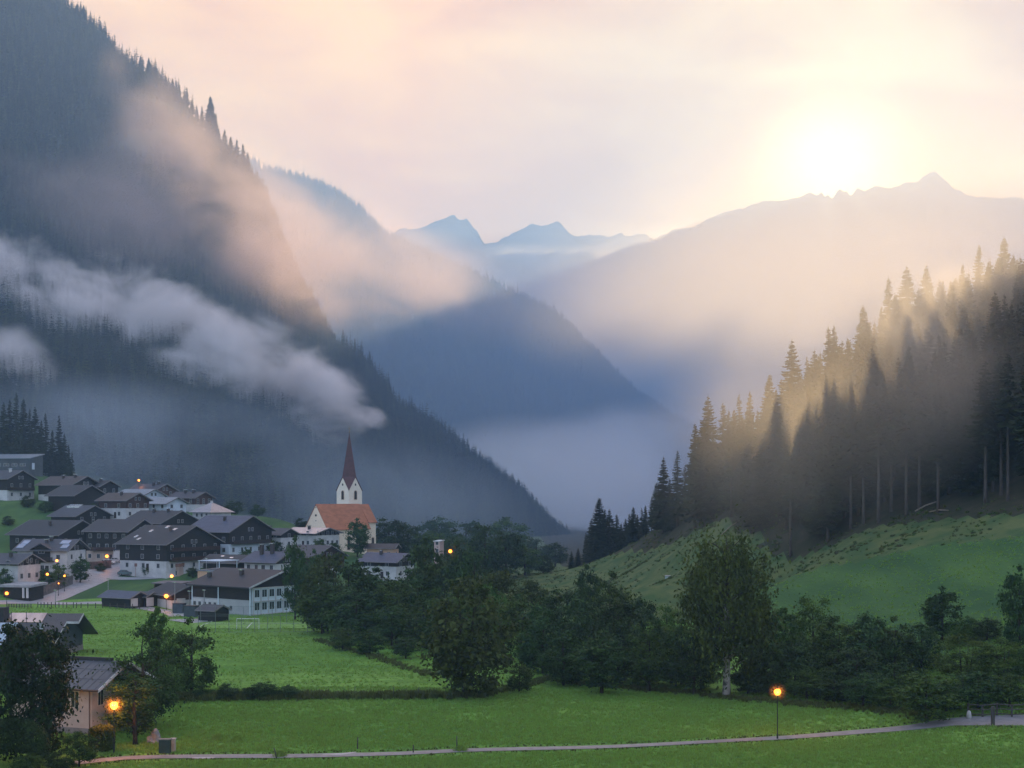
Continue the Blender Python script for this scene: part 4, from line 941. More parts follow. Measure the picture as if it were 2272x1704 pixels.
# spruce stand at the left, above the village
for i, (u, vt, Y) in enumerate([(8,890,560),(22,884,566),(36,868,572),(52,882,578),(66,905,570),(78,900,580),(92,930,566),(101,914,574),(116,952,570),(131,918,582),(143,960,578),(152,985,572),(160,1000,584),(40,930,555),(70,950,555)]):
    spruce_px(u, vt, Y, 'tallest spruce of the stand above the topmost hall' if i == 2 else 'slender spruce at the right end of the stand above the village, set apart' if i == 9 else 'grey green spruce in the stand behind the topmost hall', 'spruces behind the topmost hall', i, 1.05)

# the stand on the right-hand slope: marked trees first, then the rest of the wood
marked = [(1268,1222,470,'small spruce at the lowest left tip of the right-hand wood',0,1.2),(1283,1215,475,'bushy little spruce beside the lowest tip of the wood',3,1.3),
 (1330,1102,457,'pointed broad spruce leading the lowest clump of the right-hand wood',3,1.25),(1352,1128,462,'spruce directly right of the pointed leader in the lowest clump',0,1.05),(1368,1140,466,'third spruce of the lowest clump, short and dense',1,1.15),
 (1405,1124,440,'full spruce at the right of the lowest clump',3,1.2),(1424,1126,470,'pale slim spruce behind the lowest clump',2,.9),(1388,1150,452,'small spruce in the middle of the lowest clump',1,1.2),
 (1472,1012,410,'left one of the two matching layered spruces below the tall pair',0,1.0),(1503,998,404,'right one of the two matching layered spruces below the tall pair',2,1.1),
 (1542,936,372,'slim spruce leaning on the tallest layered spruce of the slope',1,.95),(1571,876,362,'tallest layered spruce standing free at the left edge of the wood',0,1.1),(1604,890,352,'dark spruce just right of the tallest layered spruce',1,.95),
 (1640,872,362,'pale small-topped spruce on the skyline between two gaps',2,.9),(1664,866,358,'second small-topped spruce on the skyline between two gaps',1,.9),
 (1708,826,352,'blunt dark spruce shoulder on the wood skyline',3,1.15),(1757,752,350,'pointed spruce with stepped boughs on the wood skyline',0,1.1),(1790,790,356,'thin-topped spruce beside the stepped one',2,.9),
 (1838,722,352,'left spruce of the close pair on the skyline',1,1.0),(1850,720,356,'right spruce of the close pair on the skyline',1,1.0),(1915,676,352,'broad spruce rising over the middle of the wood skyline',3,1.2),
 (1972,612,356,'narrow dark spruce left of the two pale spruces',1,.95),(2012,588,362,'left of the two pale spruces glowing in the sun mist',0,1.2),(2055,586,366,'right of the two pale spruces glowing in the sun mist',0,1.1),(2092,620,360,'small spruce in the mist right of the two pale spruces',1,.9),
 (2136,584,350,'grey spruce fading into the sun mist',1,.9),(2172,540,362,'topmost misty spruce near the right edge',2,1.1),(2228,524,352,'misty spruce at the top right corner of the wood',3,1.2)]
Emark = []
for u, vt, Y, lab, k, wd in marked:
    o = spruce_px(u, vt, Y, lab, 'spruces on the right-hand slope', k, wd*(1.5 if u < 1440 else 1.22)); Emark.append((o.location.x, o.location.y))
for i, (u, vt, Y) in enumerate([(1312,1150,462),(1342,1128,470),(1360,1150,474),(1378,1160,456),(1396,1138,464),(1414,1140,455),(1432,1120,448),(1446,1100,440),(1456,1070,432),(1462,1120,424),(1486,1060,430),(1490,1110,405),(1520,1030,400),(1530,1085,392),(1548,1000,386),(1556,1060,374),(1583,960,378),(1600,990,365),(1622,950,360),(1300,1180,468),(1322,1170,450),(1350,1180,446)]):
    o = spruce_px(u, vt, Y, 'dark spruce filling the left end of the right-hand wood', 'spruces on the right-hand slope', i, 1.5); Emark.append((o.location.x, o.location.y))
r_ = np.random.default_rng(21); cand = []
for yy in np.arange(238, 470, 5.2):
    for xx in np.arange(12, 190, 5.0):
        x = xx + r_.uniform(-2.2, 2.2); y = yy + r_.uniform(-2.2, 2.2)
        edge_x = np.interp(y, [225, 250, 268, 280, 294, 335, 400, 460], [110, 89, 78.5, 69, 58, 49.5, 40, 24]) + r_.uniform(-2, 4)
        if x > edge_x + 1: cand.append((x, y, r_.uniform(21, 28.5), r_.random()))
cand.sort(key=lambda c: c[1]); buf = np.full(300, 2000.); nst = 0; Estand = []
for x, y, h, q in cand:
    u = UC + F*x/y
    if u < 1240 or u > 2330: continue
    if any((x - a)**2 + (y - b)**2 < 9 for a, b in Emark): continue
    z = gz(x, y); crest = np.interp(u, [1240,1330,1440,1480,1560,1600,1690,1760,1850,1920,1990,2060,2150,2230,2330], [1240,1120,1140,1030,920,905,880,790,745,700,640,620,590,545,540])
    vt = VH - F*(z + h - EYE)/y
    if vt < crest + 6:
        h2 = EYE + (VH - crest - 6 - 40*q)/F*y - z
        if h2 < 13: continue
        h = h2; vt = crest + 6 + 40*q
    i0 = int(u/8); ln = buf[max(0, i0 - 2):i0 + 3].max()
    if vt > ln + 30: continue                                # wholly behind nearer trees
    for k in range(max(0, i0 - 1), i0 + 2): buf[k] = min(buf[k], vt + 40)
    front = y < np.interp(x, [24, 40, 49.5, 58, 69, 78.5, 89, 110], [472, 414, 349, 308, 294, 284, 266, 250])
    Estand.append((x, y, z, h, front))
for x, y, z, h, front in Estand[:245]:
    spruce((x, y, z), h, 'tall spruce at the lower edge of the right-hand wood' if front else 'dense spruce inside the wood on the right-hand slope', 'spruces on the right-hand slope', random.randrange(5), random.uniform(1.05, 1.4), stand=(front and x/y > .24) or random.random() < .15)

# felled stems on the clearing and at the wood edge
M_LOG = mat('felled_wood', (.26, .21, .16), (.18, .14, .11), scale=2)
for (u0, v0), (u1, v1), rad, lab in [((2030,1138),(2078,1118),.16,'pale felled stem lying at the wood edge, upper one'),((2062,1142),(2104,1136),.13,'pale felled stem lying at the wood edge, lower one'),((1600,1190),(1640,1160),.14,'bare log lying across the clearing')]:
    a = on_ground(u0, v0, 200); b = on_ground(u1, v1, 200); m = MB(); m.tube([(0, 0, .25), tuple((b - a)*.5 + Vector((0, 0, .5))), tuple(b - a + Vector((0, 0, .3)))], [rad, rad*.9, rad*.7], 8)
    o = link('log', m.mesh('log', M_LOG, True), loc=a); tag(o, lab, 'log', 'felled stems')

# ------------------------------------------------------------------ trees of the river belt and the village
G = 'trees along the river'
T = [
 # back, hazy
 (655,1195,None,48,'dark',1,300,'dark narrow tree standing against the right end of the school'),(697,1222,None,46,'dark',1,335,'grey narrow tree between the school tree and the church'),
 (862,1152,None,75,'dark',2,520,'round hazy tree behind the right shoulder of the church'),(905,1165,None,90,'dark',0,530,'wide hazy tree right of the church, second from its wall'),(955,1178,None,80,'green',0,520,'hazy tree between the church and the pink tower house'),(1015,1176,None,70,'green',2,510,'pale hazy tree behind the lit lamp'),
 (1075,1166,None,82,'dark',0,425,'big rounded hazy tree crown right of the lamp trees'),(1122,1180,None,80,'dark',2,430,'rounded hazy crown sloping down to the valley gap'),(1165,1210,None,70,'green',0,440,'lower hazy tree on the slope to the valley gap'),(1232,1205,None,80,'dark',2,560,'grey tree standing deep in the valley gap'),(1190,1196,None,90,'dark',0,590,'faint tree deep behind the slope to the valley gap'),(1130,1150,None,90,'green',0,600,'faint rounded tree far behind the big rounded crown'),(1035,1160,None,100,'dark',0,600,'faint wide tree far behind the lamp trees'),(970,1150,None,90,'dark',2,600,'faint tree far behind the pink tower house'),(1205,1232,None,60,'dark',0,450,'small hazy tree nearest the valley gap'),
 (668,1150,None,66,'dark',0,520,'shadowy round tree behind the left wall of the church'),(520,1112,None,38,'dark',2,520,'dark bush-like tree above the blue roofed house'),(572,1120,None,50,'dark',0,520,'dark tree on the green knoll left of the church'),
 # left mass
 (735,1232,None,120,'olive',0,272,'olive tree forming the upper left shoulder of the river wood'),(716,1300,None,90,'green',1,268,'green tree at the very left end of the river wood'),(775,1250,None,120,'dark',0,262,'dark wide tree in the left of the river wood'),(835,1262,None,110,'dark',1,258,'dark tall tree left of the central pale one'),
 (790,1310,None,110,'dark',2,252,'dark low crown at the front of the left river wood'),(880,1290,None,100,'green',0,250,'greyish tree with twiggy top in the left river wood'),(905,1265,None,90,'dark',1,262,'dark tree below the pink tower house'),(945,1198,None,80,'dark',1,268,'tall dark tree just left of the pink tower house'),
 (1012,1206,None,78,'dark',1,262,'tall dark tree crowding the lit lamp'),(1052,1222,None,86,'dark',0,258,'dark broad tree right of the lit lamp'),(940,1330,None,95,'dark',0,240,'dark crown between the left wood and the brown tree'),(870,1350,None,85,'dark',2,243,'low dark crown at the edge of the middle meadow'),(988,1290,None,100,'green',2,235,'green crown behind the brown tree, left side'),
 (1105,1268,None,110,'olive',1,240,'olive crown right behind the brown tree'),(1082,1300,None,90,'green',0,225,'green crown close behind the brown tree'),
 # middle
 (1040,1290,1546,178,'olive',0,None,'big brownish many-stemmed tree standing forward on the meadow'),(1152,1468,1538,52,'green',2,None,'small green bush at the foot of the brownish tree'),
 (1160,1322,None,110,'green',0,215,'tree in the hollow right of the brownish tree'),(1205,1345,None,100,'dark',0,208,'dark tree in the hollow, second right of the brownish tree'),(1180,1290,None,80,'olive',1,260,'dusky tree behind the hollow'),(1245,1310,None,90,'dark',2,225,'dark tree left of the pointed dark tree'),
 (1302,1256,None,60,'dark',1,250,'pointed dark tree at the foot of the clearing'),(1352,1272,None,100,'green',2,240,'leafy tree with pale top at the foot of the clearing'),(1290,1330,None,110,'dark',0,205,'dark wide crown below the pointed dark tree'),(1372,1330,None,120,'dark',2,200,'dark wide crown in the middle of the river wood'),
 (1428,1330,None,90,'dark',0,215,'dark crown below the white hut'),(1440,1380,None,100,'green',0,192,'green crown in front below the white hut'),(1478,1345,None,80,'yellow',1,212,'yellowish crown left of the birch'),(1512,1360,None,90,'green',2,200,'green crown directly left of the birch'),(1335,1400,None,100,'dark',1,188,'dark low tree in the front of the river wood'),(1250,1410,None,90,'dark',0,195,'dark low tree at the hollow edge'),
 (1540,1400,None,90,'dark',2,188,'dark low crown under the left of the birch'),
 (1612,1186,1548,190,'birch',0,None,'tall drooping birch with white stem towering over the river wood'),
 (1690,1400,None,95,'dark',0,190,'dark crown right under the birch'),(1740,1352,None,90,'green',1,195,'green tree two places right of the birch'),(1805,1328,None,110,'yellow',1,192,'light green bushy tree below the hill meadow'),(1765,1420,None,100,'dark',2,182,'dark tree behind the right street lamp'),
 (1862,1372,None,120,'green',0,184,'green wide crown right of the light bushy tree'),(1930,1366,None,110,'dark',0,182,'dark wide crown in the right of the river wood'),(1900,1440,None,110,'dark',2,176,'dark low crown in the right of the river wood'),(1985,1372,None,90,'green',2,182,'green crown left of the dark pine top'),
 (2090,1305,None,74,'dark',1,196,'dark pine-like tree rising before the hill meadow'),(2045,1385,None,90,'dark',0,184,'dusky crown below the pine-like tree'),(2140,1368,None,80,'green',0,192,'green crown right of the pine-like tree'),(2190,1372,None,90,'dark',2,190,'dark crown near the right edge'),(2262,1258,None,70,'dark',1,180,'dark conifer cut by the right edge'),
 (2145,1408,None,150,'yellow',0,172,'round yellow green willow by the bend of the lane'),(2225,1420,None,120,'yellow',0,170,'second yellow green willow nearer the right edge'),(2262,1440,None,100,'green',0,172,'green bush cut by the right edge'),
 (2056,1488,1604,120,'green',0,None,'small spreading tree with a thin stem beside the lane'),(1985,1470,None,90,'dark',0,170,'dark bush between the small lane tree and the lamp'),
 # village and foreground
 (793,1152,None,44,'dark',1,440,'dark columnar tree right in front of the church nave'),(738,1205,None,48,'dark',0,435,'dark bush in front of the white house below the church'),(708,1195,None,30,'green',0,440,'little round tree before the white house below the church'),
 (178,1236,None,36,'dark',1,375,'slim dark tree standing on the edge of the village street'),(18,1145,None,52,'dark',0,452,'small dark tree on the steep green slope at the left edge'),(62,1100,None,30,'dark',0,478,'dark bush at the top of the green slope'),(100,1112,None,44,'dark',2,468,'dark shrub below the nearly black house'),
 (205,1118,None,34,'dark',0,458,'dark garden tree below the nearly black house roof'),(238,1176,None,30,'dark',2,436,'dark garden bush between the two long dark farmhouses'),(300,1146,None,28,'green',0,450,'garden tree under the white and brown house'),(455,1150,None,36,'dark',0,455,'dark tree between the pale blue house and the blue roofed house'),(610,1200,None,34,'dark',2,424,'dark garden tree before the small white house'),(545,1215,None,30,'dark',1,396,'dark tree between the skylight chalet and the two chimney house'),(330,1250,None,26,'dark',0,396,'dark shrub beside the brown garage doors'),(345,1306,None,40,'dark',2,352,'dark shrub on the bank above the low sheds'),(60,1296,None,36,'dark',0,352,'dark garden bush above the carport'),(160,1262,None,30,'dark',2,384,'dark garden bush under the solar panel roof'),
 (428,1258,None,24,'dark',1,388,'small dark tree in front of the skylight chalet'),(460,1250,None,22,'dark',0,390,'second small dark tree before the skylight chalet'),(12,1262,None,30,'dark',0,352,'dark shrub beside the carport'),(222,1250,None,30,'dark',0,402,'hedge-like shrub by the village street bend'),
 (100,1262,None,40,'dark',2,366,'garden tree between the two lower lit lamps'),(130,1250,None,36,'green',0,366,'garden shrub under the solar roof house'),
]
for u, vt, vb, wp, k, var, Y, lab in T:
    tree_px(u, vt, vb, wp*1.12, lab, k, var, Y, group=G if Y is None or Y < 300 and u > 690 else 'trees in and behind the village')
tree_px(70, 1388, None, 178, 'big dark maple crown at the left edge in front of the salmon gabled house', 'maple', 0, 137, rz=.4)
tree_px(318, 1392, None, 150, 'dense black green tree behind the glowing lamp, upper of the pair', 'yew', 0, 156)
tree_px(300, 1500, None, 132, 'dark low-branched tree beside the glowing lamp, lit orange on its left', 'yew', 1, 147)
tree_px(352, 1352, None, 70, 'loose leafy treetop rising behind the black green tree', 'green', 1, 172)
tree_px(425, 1375, 1545, 118, 'open leafy tree with a dark slanting stem at the left of the middle meadow', 'green', 2)
tree_px(372, 1470, 1560, 70, 'low leafy bush under the open leafy tree', 'green', 0)
tree_px(176, 1625, None, 76, 'leafy shrub in the front garden at the lower left', 'green', 0, 134, name='shrub', cat='shrub')
tree_px(60, 1672, None, 110, 'low spreading shrub in the bottom left corner', 'green', 0, 131, name='shrub', cat='shrub')
tree_px(128, 1670, None, 60, 'small grey green shrub beside the corner shrub', 'dark', 0, 131.5, name='shrub', cat='shrub')

# bushes under the river belt close its foot
for i, (u, vb, h) in enumerate([(760,1452,3),(820,1462,3.2),(900,1470,2.6),(1210,1500,3),(1265,1506,3.2),(1320,1512,2.8),(1385,1520,3),(1440,1526,3.2),(1500,1532,2.6),(1555,1540,3),(1660,1550,3),(1720,1556,2.6),(1790,1562,3.2),(1850,1570,2.8),(1915,1578,3),(1975,1584,2.6),(2100,1590,2.8),(2170,1582,3.4),(2240,1580,3)]):
    p = on_ground(u, vb - 8); tree(p, h*1.25, 6.2, 'low bush closing the foot of the river wood along the meadow', 'dark' if i % 3 else 'green', i % 3, 'bushes at the foot of the river wood', 'bush', 'bush')

# ------------------------------------------------------------------ grass: tall strip, tussocks and blades of the near meadow
M_BLADE = leaf_mat('grass_blades', (.14, .26, .045), (.24, .37, .075), scale=.3, trans=.4, rnd=.15)
M_REED = leaf_mat('tall_grass_blades', (.06, .085, .022), (.15, .155, .05), scale=.3, trans=.25, rnd=.2)
def tuft(name, m, n, h, spread, seed):
    r = np.random.default_rng(seed); V = []; Q = []
    for i in range(n):
        a = r.uniform(0, 6.28); d = np.array((math.cos(a), math.sin(a), 0)); s = np.array((-d[1], d[0], 0)); b = d*r.uniform(0, spread); hh = h*r.uniform(.55, 1.1); w = .035*h/.3*r.uniform(.7, 1.2)
        lean = d*hh*r.uniform(.1, .55); k = len(V)
        V += [b - s*w, b + s*w, b + lean*.4 + s*w*.7 + (0, 0, hh*.6), b + lean*.4 - s*w*.7 + (0, 0, hh*.6), b + lean + (0, 0, hh), b + lean + s*.004 + (0, 0, hh)]
        Q += [(k, k + 1, k + 2, k + 3), (k + 3, k + 2, k + 5, k + 4)]
    return bpy.data.objects.new(name, raw_mesh(name, V, Q, m))
TUF = [tuft('grass_tuft', M_BLADE, 12, .30, .30, 5), tuft('grass_tuft', M_BLADE, 10, .24, .35, 6)]
REE = [tuft('reed_tuft', M_REED, 22, 1.0, .45, 7), tuft('reed_tuft', M_REED, 18, .8, .5, 8)]
def lane_dist(x, y):
    pp = np.array(path_pts); d = np.full(len(x), 1e9)
    for a, b in zip(pp[:-1], pp[1:]):
        ab = b - a; t = np.clip(((x - a[0])*ab[0] + (y - a[1])*ab[1])/(ab @ ab), 0, 1); d = np.minimum(d, np.hypot(x - a[0] - t*ab[0], y - a[1] - t*ab[1]))
    return d
n = 110000; y = 128 + 62*RNG.random(n)**1.2; x = (RNG.random(n)*2500 - 100 - UC)/F*y
k = (lane_dist(x, y) > 2.4) & (fbm(x/7, y/5, 4, 6) + .5 > -.1 + .9*RNG.random(n)); x, y = x[k], y[k]
gs = .55 + .75*RNG.random(len(x))
n = 90000; y2 = 188 + 150*RNG.random(n); x2 = (RNG.random(n)*2400 - 60 - UC)/F*y2; z2 = ground_z(x2, y2)   # meadow behind the strip and the pasture on the hill
past = (x2 > 36) & (x2 < np.interp(y2, [190, 230, 250, 270, 300], [140, 96, 72, 47, 30]) + RNG.normal(0, 1.2, n)) & (z2 > 1.2) & (y2 < 300); mid = (x2 < 16) & (y2 < 330)
k = (past | mid) & (fbm(x2/9, y2/5, 4, 16) + .5 > .22 + .6*RNG.random(n)); x2, y2 = x2[k], y2[k]
x = np.concatenate([x, x2]); y = np.concatenate([y, y2]); gs = np.concatenate([gs, .5 + .7*RNG.random(len(x2))])
tag(scatter('grass', np.stack([x, y, ground_z(x, y) - .02], 1), gs, TUF, .1), 'short green grass of the meadows and the hill pasture', 'grass', kind='stuff')
pts = []
for a, b, n, wd in [((365,1553),(700,1551),1100,1.7),((700,1551),(960,1549),600,1.1),((960,1549),(1080,1546),260,1.1),((1080,1545),(1230,1505),400,1.6),((700,1420),(960,1500),600,2.2),((1230,1512),(1560,1540),700,1.8),((1560,1545),(2060,1592),900,1.8)]:
    p, q = on_ground(*a), on_ground(*b); t = RNG.random(n); c = np.array(p)[None]*(1 - t)[:, None] + np.array(q)[None]*t[:, None]
    c[:, 0] += RNG.normal(0, .5, n); c[:, 1] += RNG.normal(0, wd*.6, n); c[:, 2] = 1.0 if b[0] < 1090 and a[0] != 700 or a[0] == 700 and a[1] > 1500 else .55; pts.append(c)
for side in (-1, 1):
    pp = np.array(path_pts); n = 1100; q = RNG.random(n)*(len(pp) - 1); i = q.astype(int); f = (q - i)[:, None]; c = pp[i]*(1 - f) + pp[i + 1]*f
    d = pp[i + 1] - pp[i]; d /= np.linalg.norm(d, axis=1)[:, None]; off = side*(1.35 + np.interp(q, [0, 9, 11, 14], [0, .1, .5, 1.6]) + np.abs(RNG.normal(0, .35, n)))
    pts.append(np.column_stack([c[:, 0] - d[:, 1]*off, c[:, 1] + d[:, 0]*off, np.full(n, .2)]))
pts = np.concatenate(pts); tall = pts[:, 2].copy(); pts[:, 2] = ground_z(pts[:, 0], pts[:, 1])
tag(scatter('tall_grass', pts, (.4 + .75*RNG.random(len(pts))**1.5)*tall, REE, .15), 'strip of tall dry grass between the two meadows and along the river wood', 'tall grass', kind='stuff')
for i, (u, vt, w, lab) in enumerate([(505,1518,42,'low dark bush in the tall grass strip, left one'),(560,1522,36,'low dark bush in the tall grass strip, near its middle'),(588,1514,44,'highest bush of the tall grass strip'),(450,1524,36,'flat bush at the left of the tall grass strip'),(640,1528,34,'flat bush right of the highest bush in the strip')]):
    p = on_ground(u, 1553); tree(p, (1553 - vt)/F*p.y, w/F*p.y*1.4, lab, 'dark', i % 3, 'bushes in the tall grass strip', 'bush', 'bush')
for u, v, lab in [(484,1644,'dark grass tussock left in the near meadow'),(525,1646,'smaller dark tussock right of the first'),(1022,1668,'tussock at the foot of a fence post by the lane'),(620,1680,'tussock under the leaning post')]:
    p = on_ground(u, v); V = []; Q = []; r2 = np.random.default_rng(int(u))
    for i in range(420):
        a = r2.uniform(0, 6.28); rr = min(abs(r2.normal(0, .45)), .8); b = np.array((math.cos(a)*rr, math.sin(a)*rr, 0)); hh = .55*math.exp(-rr)*r2.uniform(.6, 1.2) + .1; d = r2.normal(size=3)*.2; d[2] = 0; s = np.array((-math.sin(a), math.cos(a), 0))*.035
        k = len(V); V += [b - s, b + s, b + d + s*.3 + (0, 0, hh), b + d - s*.3 + (0, 0, hh)]; Q.append((k, k + 1, k + 2, k + 3))
    o = link('grass_tussock', raw_mesh('grass_tussock', V, Q, M_BLADE), loc=p); tag(o, lab, 'tussock', 'tussocks in the near meadow')

def shrub_proto(name, m, seed, n=130, R_=.8):
    r = np.random.default_rng(seed); d = r.normal(size=(n, 3)); d /= np.linalg.norm(d, axis=1)[:, None]; d[:, 2] = np.abs(d[:, 2])
    pos = d*np.abs(r.normal(.6, .25, n))[:, None]*R_*np.array((1.2, 1.2, .8)); nr = d + r.normal(size=(n, 3))*.7; nr /= np.linalg.norm(nr, axis=1)[:, None]
    up = r.normal(size=(n, 3)); u_ = up - nr*(up*nr).sum(1)[:, None]; u_ /= np.linalg.norm(u_, axis=1)[:, None]; w_ = np.cross(nr, u_); sz = .2*r.uniform(.6, 1.3, n)[:, None]
    return bpy.data.objects.new(name, raw_mesh(name, np.stack([pos - u_*sz, pos + w_*sz*.6, pos + u_*sz, pos - w_*sz*.6], 1).reshape(-1, 3), np.arange(n*4).reshape(-1, 4), m))
M_BRACKEN = leaf_mat('bracken', (.055, .065, .024), (.12, .12, .045), scale=.2, trans=.2)
UND = [shrub_proto('low_shrub', M_LEAFY, 31), shrub_proto('low_shrub', M_BRACKEN, 32), shrub_proto('low_shrub', M_LEAFY, 33), REE[0], REE[1]]
n = 60000; y = 226 + 250*RNG.random(n); x = -16 + 140*RNG.random(n)
e2 = np.interp(y, [230, 250, 270, 300, 340, 400, 460, 560], [96, 72, 47, 34, 20, -10, -14, -14]); w2 = np.interp(y, [225, 250, 268, 280, 294, 335, 400, 460, 560], [110, 89, 78.5, 69, 58, 49.5, 40, 24, 20])
k = (x > e2 + RNG.normal(0, .8, n)) & (x < w2 + 9) & (fbm(x/9 + y/14, y/7 - x/10, 4, 12) + .5 > .40 + .44*RNG.random(n)); x, y = x[k], y[k]
tag(scatter('undergrowth', np.stack([x, y, ground_z(x, y) - .1], 1), (.2 + .5*RNG.random(len(x))**2), UND, .2), 'brown and green undergrowth of the clearing and the wood edge', 'undergrowth', kind='stuff')

# clipped hedges of the front garden: rounded bodies thick with leaves
def hedge(name, label, loc, lx, ly, lz, m, n, leaf=.13, arch=0.0, rz=0.0):
    r = np.random.default_rng(int(lx*100)); root = None
    p = r.uniform(-1, 1, (n, 3)); ax = r.integers(0, 3, n); sg = np.where(r.random(n) < .5, -1, 1); p[np.arange(n), ax] = sg*r.uniform(.86, 1.04, n)
    q = np.abs(p)**4; p /= (q.sum(1)**.25)[:, None]*.98
    nr = np.sign(p)*np.abs(p)**3; nr /= np.linalg.norm(nr, axis=1)[:, None]; nr = nr*.8 + r.normal(size=(n, 3))*.6; nr /= np.linalg.norm(nr, axis=1)[:, None]
    pos = p*np.array((lx/2, ly/2, lz/2)) + np.array((0, 0, lz/2)); pos[:, 2] += arch*(1 - p[:, 0]**2)
    pos += r.normal(size=(n, 3))*.05
    up = r.normal(size=(n, 3)); u_ = up - nr*(up*nr).sum(1)[:, None]; u_ /= np.linalg.norm(u_, axis=1)[:, None]; w_ = np.cross(nr, u_); s = leaf*r.uniform(.6, 1.3, n)[:, None]
    V = np.stack([pos - u_*s, pos + w_*s*.6, pos + u_*s, pos - w_*s*.6], 1).reshape(-1, 3)
    o = link(name, raw_mesh(name, V, np.arange(n*4).reshape(-1, 4), m), loc=loc, rz=rz); return tag(o, label, 'hedge')
hedge('hedge', 'small rounded clipped hedge glowing orange beside the lamp', on_ground(226, 1668), 2.3, 1.8, 2.5, M_LEAFO, 5000)
hedge('hedge', 'dark arched hedge in the lower left corner', P(35, 1692, 133), 6.0, 1.6, 2.9, M_LEAFD, 9000, arch=1.2)
# ------------------------------------------------------------------ near houses at the left
def near_house():
    h = plan_house(dict(label='', u=(60, 284), v=(1467, 1531, 1626), Y=157, th=20, pitch=25))
    o = h['o']; l = h['len']/2; w = h['w']; t = h['t']; hr = h['hr']
    root = thing('cottage', 'pinkish plastered house with dark panelled roof just behind the maple and the glowing lamp', 'house', o, -R(20), 'houses near the lane')
    a = w - .95; b = l - 1.5; wt = hr - a*t - .25
    PL = mat('rose_plaster', (.50, .39, .33), (.42, .33, .28), scale=.8, rough=.9, spec=.15, bump=.1, bscale=12)
    m = MB(); m.box(-b, b, -a, a, -1.5, wt); m.prism([(-a, wt), (a, wt), (0, hr - .28)], 'x', -b, b); part('wall', m, PL, root)
    m = MB(); m.box(-b - .06, b + .06, -a - .06, a + .06, -1.5, .35); part('plinth', m, mat('grey_plinth', (.22,.2,.19), scale=2), root)
    m = MB(); slope_roof(m, l, w, hr, t, .24); rf = part('roof', m, mat('panel_roof', (.055,.060,.072), (.042,.046,.056), scale=.7, rough=.45, spec=.45), root)
    sl = math.sqrt(1 + t*t); m = MB()
    for i in range(14):                                        # raised seams of the roof sheets
        x = -l + (i + .5)*2*l/14; m.prism([(-w, hr - w*t + .004), (-w, hr - w*t + .045), (-.1, hr - .1*t + .045), (-.1, hr - .1*t + .004)], 'x', x - .03, x + .03)
    for q in (.33, .66): m.prism([(-w*q - .03, hr - w*q*t + .003), (-w*q - .03, hr - w*q*t + .04), (-w*q + .03, hr - w*q*t + .065), (-w*q + .03, hr - w*q*t + .02)], 'x', -l, l)
    part('seams', m, mat('roof_seam', (.12,.125,.14), scale=2), rf)
    m = MB(); m.box(-l, l*.7, -.22, .22, hr - .12, hr + .28); part('ridge_cap', m, mat('ridge_dark', (.035,.037,.042), scale=2), rf)
    m = MB(); m.tube([(-l, -w - .07, hr - w*t - .08), (l, -w - .07, hr - w*t - .08)], .08, 8); m.tube([(b - .25, -w - .05, hr - w*t - .1), (b - .25, -a - .12, wt - .35), (b - .25, -a - .1, -.2)], .05, 8)
    part('gutter', m, mat('copper_gutter', (.10,.055,.04), scale=2, rough=.5), root)
    m = MB(); m.prism(vee(w, hr, t, .35, .05), 'x', l + .004, l + .07)
    part('bargeboard', m, WHITE, root)
    for x in (b - 2.2, b - 6.2, b - 9.8): window(root, (x, -a - .012, wt - 2.35), 0, .95, 1.7, frame=mat('cream_frame', (.60,.55,.45), scale=2))
    for y in (-a + 1.5, a*.35): window(root, (b + .012, y, wt - 2.2), R(90), .9, 1.6, frame=MATS['cream_frame'])
    return root
near_house()
